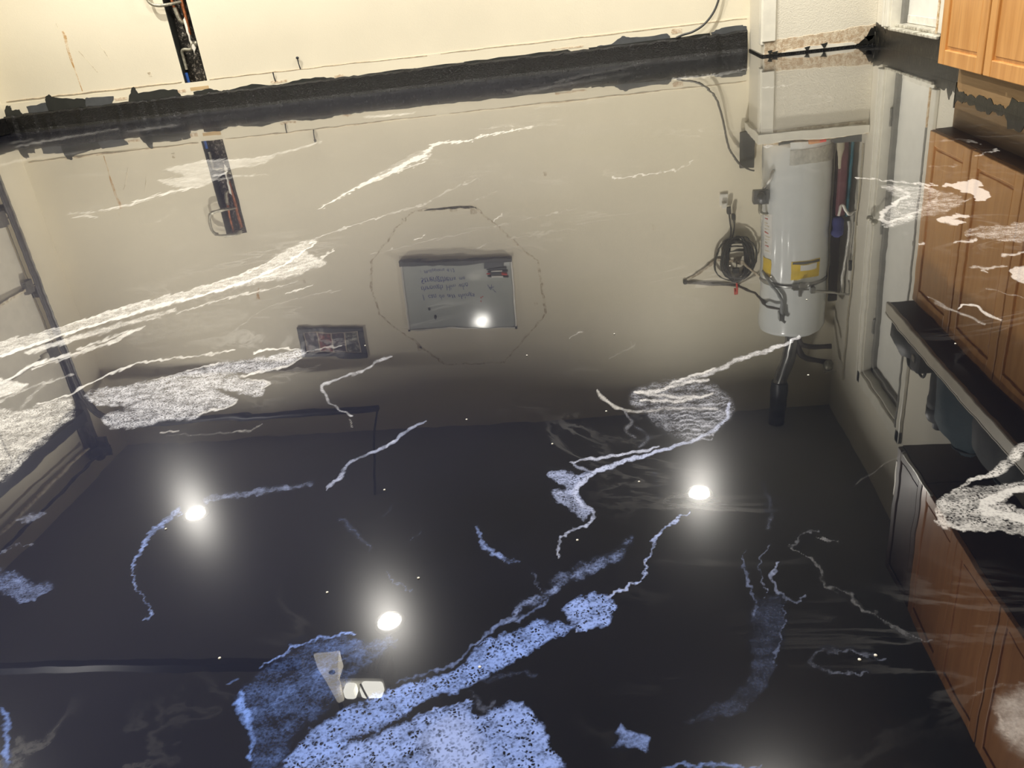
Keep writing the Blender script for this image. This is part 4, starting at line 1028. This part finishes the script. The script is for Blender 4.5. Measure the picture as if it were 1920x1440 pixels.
box(-.078, .078, -.038, -.002, -.022, .024).build('handle', M['smear_grey'], er, bevel=.004)
box(-.076, .076, -.002, .0, -.020, .020).build('felt', M['charcoal'], er)
mk = (('grey', 'smear_grey', 'lowest marker of the stack, grey barrel, on the whiteboard'), ('black', 'rubber', 'second marker of the stack, black cap, on the whiteboard'),
      ('red', 'redplastic', 'red capped marker in the stack on the whiteboard'), ('black', 'rubber', 'topmost black capped marker of the stack on the whiteboard'))
for k, (_, mm, lab) in enumerate(mk):
    e = on_board('marker', .318 + .008 * (k % 2), -.218 + k * .0235, lab, 'marker', 'markers on the whiteboard')
    tube([(-.045, -.012, 0), (.045, -.012, 0)], .0085, 10).build('barrel', M['plaswhite'] if k % 2 else M['smear_grey'], e)
    tube([(.045, -.012, 0), (.082, -.012, 0), (.086, -.012, 0)], [.010, .010, .007], 10).build('marker_cap', M[mm], e)
    tube([(-.075, -.012, 0), (-.045, -.012, 0)], [.006, .0095], 10).build('end_plug', M[mm], e)

# ------------------------------------------------------------------ framed picture
PA = -.06
pic = empty('framed_picture', (-2.375, YB, 1.95), 'small black framed picture strip of four prints on the back wall', 'picture', rot=(0, PA, 0))
pw, ph = .285, .138
fr = MB().box(-pw, pw, -.025, -.001, ph - .042, ph).box(-pw, pw, -.025, -.001, -ph, -ph + .036).box(-pw, -pw + .045, -.025, -.001, -ph + .036, ph - .042).box(pw - .045, pw, -.025, -.001, -ph + .036, ph - .042)
fr.build('frame', M['frame'], pic, bevel=.004)
box(-pw + .045, pw - .045, -.012, -.002, -ph + .036, ph - .042).build('mount', M['mount'], pic)
cw = (2 * (pw - .045) - .012 * 5) / 4
for k, mm in enumerate(('photo', 'photo_red', 'photo', 'photo_pale')):
    x0 = -pw + .045 + .012 + k * (cw + .012)
    box(x0, x0 + cw, -.0135, -.012, -ph + .046, ph - .052).build('print', M[mm], pic)

# ------------------------------------------------------------------ garage door, tracks, torsion shaft, opener
gd = empty('garage_door', (-4.47, (GY0 + GY1) / 2, 0), 'pale sectional garage door closing the left wall', 'garage door')
for k in range(4):
    z0 = k * .535
    part(gd, 'section', box(-4.50, -4.46, GY0 - .02, GY1 + .03, z0 + .003, z0 + .529), M['gdoor'], .006)
    for j in range(7):
        y = GY0 + .04 + j * .86
        if y < GY1: part(gd, 'stile', box(-4.46, -4.445, y, y + .05, z0 + .02, z0 + .515), M['gdoor'])
for z in (1.072,):
    part(gd, 'joint_rail', box(-4.455, -4.435, GY0, GY1 - .04, z - .008, z + .012), M['scuff'])
part(gd, 'shaded_top_band', MB().box(-4.462, -4.40, GY0, GY1 + .02, 2.155, 2.165).box(-4.41, -4.40, GY0, GY1 + .02, 2.165, 2.245).box(-4.462, -4.40, GY0, GY1 + .02, 2.245, 2.255), M['steel_dark'])  # dark channel stands for the shadowed seal and header over the door
for z in (.53, 1.065, 1.60):
    part(gd, 'roller_hinge', MB().box(-4.46, -4.42, GY1 - .05, GY1 + .03, z - .05, z + .05).tube([(-4.43, GY1 + .02, z), (-4.43, 5.70, z)], .007, 8), M['steel'])

TX, TY = -4.425, 5.715
tk = empty('door_track', (TX, TY, 0), 'grey steel garage door track rising by the corner and turning under the ceiling', 'track')
def channel(path, w, h, mt, name):
    mb = MB()
    for off in (-w / 2, w / 2 - .004):
        mb.tube([(p[0], p[1] + off, p[2]) for p in path], h, 4, flat=.12)
    mb.tube([(p[0], p[1], p[2]) for p in path], h, 4, flat=.9)
    return part(tk, name, mb, mt)
vp = [(TX, TY, .03), (TX, TY, 2.02)]
cv = [(TX + .34 * (1 - math.cos(a)), TY + .03 * a, 2.02 + .36 * math.sin(a)) for a in [PI / 2 * i / 8 for i in range(9)]]
channel(vp, .04, .026, M['steel'], 'vertical_track')
channel(cv, .04, .025, M['steel'], 'curved_track')
channel([cv[-1], (-3.15, 5.78, 2.39), (-1.96, 5.815, 2.40)], 0.04, .024, M['steel_dark'], 'horizontal_track')
part(tk, 'flag_angle', MB().box(-4.53, -4.46, TY - .005, TY + .045, 1.7, 2.66).box(-4.53, -4.525, TY - .06, TY + .045, 1.7, 2.66), M['steel'])
for z in (.45, 1.12, 1.75):
    part(tk, 'jamb_bracket', MB().box(-4.53, -4.44, TY + .035, TY + .042, z, z + .07).box(-4.545, -4.53, TY - .02, TY + .10, z, z + .07).tube([(-4.44, TY, z + .035), (-4.50, TY + .0, z + .035)], .012, 6), M['steel'])
part(tk, 'hanger', tube([(-1.97, 5.82, 2.39), (-1.955, 5.55, 2.53), (-1.93, 5.22, 2.80), (-1.93, 5.20, 2.838)], .024, 4, flat=.35), M['steel_dark'])
part(tk, 'edge_flange', tube([(TX + .045, TY - .03, .03), (TX + .045, TY - .03, 2.0)], .006, 6), M['galv'])
ts = empty('torsion_shaft', (-4.40, 5.66, 2.58), 'steel torsion shaft with cable drum above the garage door', 'shaft')
part(ts, 'drum', MB().lathe([(.02, -.06), (.062, -.06), (.066, -.05), (.055, -.04), (.055, .02), (.068, .03), (.068, .045), (.02, .05)], (-4.40, 5.66, 2.575), 20, 'y'), M['steel_dark'])
part(ts, 'bearing_plate', box(-4.54, -4.36, 5.725, 5.732, 2.47, 2.66), M['steel'])
part(ts, 'shaft_tube', tube([(-4.40, 5.78, 2.575), (-4.40, .3, 2.575)], .0135, 10), M['steel_dark'])
part(ts, 'conduit', tube([(-4.46, 5.60, 2.50), (-4.46, .3, 2.50)], .012, 8), M['scuff'])
part(ts, 'lift_cable', tube([(-4.455, 5.66, .1), (-4.455, 5.66, 2.56)], .0025, 5), M['steel'])
part(ts, 'spring', tube([(-4.40, 2.9, 2.575), (-4.40, 1.6, 2.575)], .026, 12), M['steel_dark'])

OX, OY, OZ = -1.47, 3.03, 2.45
op = empty('door_opener', (OX, OY, OZ), 'grey garage door opener with lit frosted lens hung from the ceiling', 'opener')
part(op, 'housing', box(-1.50, -1.26, 2.935, 3.13, OZ - .02, OZ + .13), M['opener'], .02)
wq = [(-1.70, 3.14), (-1.555, 3.155), (-1.505, 2.955), (-1.475, 2.905), (-1.51, 2.885)]
wd = MB().add([(x, y, OZ - .012) for x, y in wq] + [(x, y, OZ + .11) for x, y in wq], [tuple(reversed(range(5))), tuple(range(5, 10))] + [(i, (i + 1) % 5, (i + 1) % 5 + 5, i + 5) for i in range(5)])
part(op, 'side_lens', wd, M['opener_light'], .012)
part(op, 'light_lens', box(OX + .01, OX + .075, OY - .165, OY - .10, OZ - .005, OZ + .06), M['opener_lens'], .018)
part(op, 'light_lens', box(OX + .095, OX + .205, OY - .16, OY - .09, OZ - .005, OZ + .06), M['opener_lens'], .018)
for k in range(8):
    part(op, 'vent_rib', box(-1.48 + k * .025, -1.47 + k * .025, OY - .06, OY + .05, OZ - .027, OZ - .019), M['smear_grey'])
part(op, 'chrome_strip', box(OX + .0, OX + .15, OY + .105, OY + .118, OZ - .03, OZ - .02), M['silver'])
part(op, 'indicator', MB().sphere((-1.545, 2.985, OZ - .012), .016, 8, 6, (1.2, .9, .6)), M['ink'])
for sx in (-.1, .12):
    part(op, 'hanger_strap', box(OX + sx - .012, OX + sx + .012, OY - .003, OY + .003, OZ + .12, ZC), M['steel'])
part(op, 'light_cord', tube([(OX + .14, OY - .17, OZ + .06), (OX + .145, OY - .20, OZ - .02), (OX + .15, OY - .23, OZ - .12)], .005, 6), M['putty'])
rl = empty('opener_rail', (-3.0, 3.05, 2.42), 'long dark steel opener rail running from garage door to opener', 'rail')
part(rl, 'beam', box(-4.46, OX - .25, 3.02, 3.065, 2.40, 2.445), M['steel_dark'])
part(rl, 'header_bracket', box(-4.55, -4.44, 3.0, 3.085, 2.37, 2.48), M['steel'])
part(rl, 'trolley', box(-3.9, -3.72, 3.01, 3.075, 2.37, 2.40), M['steel'])

# ------------------------------------------------------------------ ceiling lights
lamps = [(-3.338, 5.034, 'round lit ceiling light nearest the garage door track'), (.54, 5.006, 'round lit ceiling light nearest the water heater corner'),
         (-1.492, 3.78, 'round lit ceiling light in front of the door opener'), (-3.338, 2.42, 'round lit ceiling light by the garage door'), (.54, 2.42, 'round lit ceiling light beside the upper cabinets'),
         (-1.492, 1.16, 'unseen round ceiling light added to brighten the near floor')]  # last lamp is out of view, added to brighten the near floor
for (x, y, lab) in lamps:
    e = empty('ceiling_light', (x, y, ZC), lab, 'ceiling light', 'round ceiling lights')
    part(e, 'trim_ring', MB().lathe([(.098, 0), (.098, -.010), (.082, -.018), (.072, -.014), (.072, 0)], (x, y, ZC), 28), M['plaswhite'])
    part(e, 'lens', MB().lathe([(.071, -.001), (.071, -.008)], (x, y, ZC), 24, smooth=False), M['lamp'])
    L = bpy.data.lights.new('lamp_light', 'AREA'); L.shape = 'DISK'; L.size = .13; L.energy = LAMP_W; L.spread = math.radians(160); L.color = LAMP_COL
    lo = bpy.data.objects.new('lamp_light', L); COL.objects.link(lo); lo.location = (x, y, ZC - .02)

# ------------------------------------------------------------------ base cabinets along the right wall
CFX = 1.335                         # door faces
def shaker(par, name, y0, y1, z0, z1, x, m, sw=.055, t=.02, handle=False):
    """frame and panel door facing -x: one part with stiles, rails and a recessed panel"""
    d = part(par, name, box(x + .009, x + t, y0, y1, z0, z1), m)
    def sub(nm, mb, b=.003):
        return mb.build(nm, m, d, bevel=b)
    sub('stile', box(x, x + .012, y0, y0 + sw, z0, z1)); sub('stile', box(x, x + .012, y1 - sw, y1, z0, z1))
    sub('rail', box(x + .0005, x + .012, y0 + sw, y1 - sw, z0, z0 + sw)); sub('rail', box(x + .0005, x + .012, y0 + sw, y1 - sw, z1 - sw, z1))
    sub('field_panel', box(x + .005, x + .011, y0 + sw + .012, y1 - sw - .012, z0 + sw + .012, z1 - sw - .012), .004)
    return d
units = [(2.775, 3.60, 'honey oak base cabinet nearest the entry door'), (1.95, 2.775, 'second honey oak base cabinet from the entry door'), (1.125, 1.95, 'third honey oak base cabinet from the entry door')]
for (y0, y1, lab) in units:
    c = empty('base_cabinet', (CFX + .2, (y0 + y1) / 2, 0), lab, 'cabinet', 'oak base cabinets')
    part(c, 'body', box(CFX + .021, XR - .001, y0 + .001, y1 - .001, .125, .90), M['oak_dark'])
    part(c, 'toe_board', box(1.42, 1.436, y0, y1 - .001, .0, .125), M['toe'])
    mid = (y0 + y1) / 2
    shaker(c, 'door', y0 + .006, mid - .007, .128, .868, CFX, M['oak'])
    shaker(c, 'door', mid + .007, y1 - .002, .128, .868, CFX, M['oak'])
# black paint dabbed along the toe boards
top = []
yy = 3.60
while yy > 1.3:
    q = .020 + .006 * math.sin(yy * 23) + .005 * math.sin(yy * 77) + random.uniform(-.004, .005)
    if 3.0 < yy < 3.12: q += .022
    top.append((yy, max(.004, q))); yy -= .012
xmark(base_r, 'paint_smear', [(3.60, 0.0)] + top + [(1.3, 0.0)], M['black_base2'], .003, 1.42)
box(1.416, 1.73, 3.600, 3.606, 0, .05).build('paint_smear', M['black_base2'], base_r)

ctp = empty('countertop', (1.45, 2.4, .90), 'beige laminate countertop with light front edge over the oak cabinets', 'countertop')
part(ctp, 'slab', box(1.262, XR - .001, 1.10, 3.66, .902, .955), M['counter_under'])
part(ctp, 'top_sheet', box(1.245, XR - .001, 1.10, 3.664, .955, .96), M['counter'])
part(ctp, 'front_edge', box(1.245, 1.262, 1.10, 3.664, .898, .955), M['counter'], .006)
part(ctp, 'end_edge', box(1.262, XR - .001, 3.660, 3.664, .91, .955), M['counter'])

# ------------------------------------------------------------------ wall cabinets above
UX, UZ0, UZ1 = 1.40, 1.705, 2.46
u0 = empty('end_cabinet', (1.55, 3.55, UZ0), 'narrow dark brown wall cabinet at the end of the upper row', 'cabinet')
part(u0, 'body', box(UX + .004, XR - .001, 3.36, 3.70, UZ0, UZ1), M['oak_dark'])
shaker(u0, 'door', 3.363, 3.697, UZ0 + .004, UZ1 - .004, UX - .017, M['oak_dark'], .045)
part(u0, 'edge_or_glint_strip', box(UX - .020, UX - .006, 3.25, 3.62, UZ0 - .006, UZ0 + .004), M['alu'], .003)  # pale strip stands in for a glint along the lower front edge
part(u0, 'edge_or_glint_strip', box(UX - .020, UX - .006, 3.69, 3.702, UZ0 + .08, UZ0 + .30), M['alu'], .003)  # glint on the upright corner, put in as a pale strip
for (y0, y1, lab) in ((2.54, 3.355, 'brown oak wall cabinet beside the narrow dark one'), (1.72, 2.535, 'second brown oak wall cabinet of the upper row'), (.9, 1.715, 'third brown oak wall cabinet of the upper row')):
    c = empty('wall_cabinet', (1.55, (y0 + y1) / 2, UZ0), lab, 'cabinet', 'oak wall cabinets')
    part(c, 'body', box(UX + .004, XR - .001, y0, y1, UZ0, UZ1), M['oak_dark'])
    mid = (y0 + y1) / 2
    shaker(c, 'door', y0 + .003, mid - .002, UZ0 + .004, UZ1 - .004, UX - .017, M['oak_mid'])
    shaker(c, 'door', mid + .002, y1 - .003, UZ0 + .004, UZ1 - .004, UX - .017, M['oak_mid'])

# ------------------------------------------------------------------ things on the countertop
CT = .96
tb = empty('tool_bag', (1.30, 3.52, CT), 'black tool bag on the countertop end near the entry door', 'bag')
bag = MB()
secs = [(3.40, .06, .10), (3.46, .075, .145), (3.53, .08, .17), (3.60, .075, .155), (3.645, .055, .11)]
vs = []
for (y, hw, hh) in secs:
    vs += [(1.335 - hw, y, CT), (1.335 - hw * 1.05, y, CT + hh * .5), (1.335 - hw * .6, y, CT + hh * .92), (1.335, y, CT + hh), (1.335 + hw * .6, y, CT + hh * .92), (1.335 + hw * 1.05, y, CT + hh * .5), (1.335 + hw, y, CT)]
fs = []
for i in range(4):
    for j in range(7):
        a = i * 7 + j; b = i * 7 + (j + 1) % 7
        fs.append((a, b, b + 7, a + 7))
fs += [tuple(reversed(range(7))), tuple(range(28, 35))]
part(tb, 'body', bag.add(vs, fs, True), M['rubber'])
part(tb, 'handle', tube(arc([(1.335, 3.45, CT + .14), (1.335, 3.48, CT + .20), (1.335, 3.56, CT + .205), (1.335, 3.60, CT + .15)], 5), .008, 8), M['charcoal'])
part(tb, 'buckle', box(1.258, 1.264, 3.50, 3.54, CT + .07, CT + .09), M['plaswhite'])
pc = empty('small_case', (1.31, 3.36, CT), 'small black case standing beside the tool bag on the countertop', 'case')
part(pc, 'body', box(1.27, 1.37, 3.29, 3.385, CT, CT + .13), M['rubber'], .008)
part(pc, 'latch', box(1.265, 1.271, 3.32, 3.35, CT + .06, CT + .085), M['galv'])
part(pc, 'handle', tube(arc([(1.31, 3.30, CT + .13), (1.31, 3.315, CT + .16), (1.31, 3.36, CT + .16), (1.31, 3.375, CT + .13)], 4), .006, 6), M['rubber'])
dj = empty('tall_canister', (1.52, 3.60, CT), 'tall charcoal canister standing upright under the wall cabinets', 'canister')
part(dj, 'body', MB().lathe([(.058, 0), (.064, .01), (.062, .42), (.066, .43), (.066, .47), (.05, .49)], (1.52, 3.595, CT), 20), M['charcoal'])
part(dj, 'lid', MB().lathe([(.068, 0), (.068, .05), (.055, .075), (.03, .085), (.03, .12), (.01, .13)], (1.52, 3.595, CT + .47), 20), M['smear_grey'])
def sack(name, cx, cy, w, d, h, m, seed, lab, cat, tie):
    rnd = random.Random(seed); n = 22; rows = 9
    e = empty(name, (cx, cy, CT), lab, cat); vs = []; fs = []
    for i in range(rows):
        t = i / (rows - 1); z = CT + h * t
        k = (.86 + .22 * math.sin(PI * min(1, t * 1.25))) * (1 - .75 * max(0, t - .72) / .28)
        for j in range(n):
            a = 2 * PI * j / n; q = 1 + .07 * math.sin(5 * a + seed + 3 * t) + .04 * math.sin(11 * a + 7 * t) + rnd.uniform(-.02, .02)
            vs.append((cx + w / 2 * k * q * math.cos(a), cy + d / 2 * k * q * math.sin(a), z + rnd.uniform(-.004, .004) * (0 < i)))
    for i in range(rows - 1):
        for j in range(n):
            a = i * n + j; b = i * n + (j + 1) % n; fs.append((a, b, b + n, a + n))
    fs += [tuple(reversed(range(n))), tuple((rows - 1) * n + j for j in range(n))]
    part(e, 'body', MB().add(vs, fs, True), m)
    part(e, 'drawstring', MB().lathe([(w * .22, -.006), (w * .235, 0), (w * .22, .006)], (cx, cy, CT + h * .93), 16), tie)
    return e
sack('canvas_sack', 1.50, 3.22, .30, .34, .50, M['tealcloth'], 2, 'slate blue canvas sack slumped on the countertop', 'sack', M['charcoal'])
sack('canvas_sack', 1.50, 2.84, .28, .30, .42, M['charcoal'], 5, 'charcoal canvas sack behind the slate blue one on the countertop', 'sack', M['tealcloth'])
tag(box(1.64, 1.66, 3.38, 3.56, CT, 1.56).build('cardboard_sheet', M['card'], bevel=.003), 'tan cardboard sheet leaning on the wall under the wall cabinets', 'cardboard')
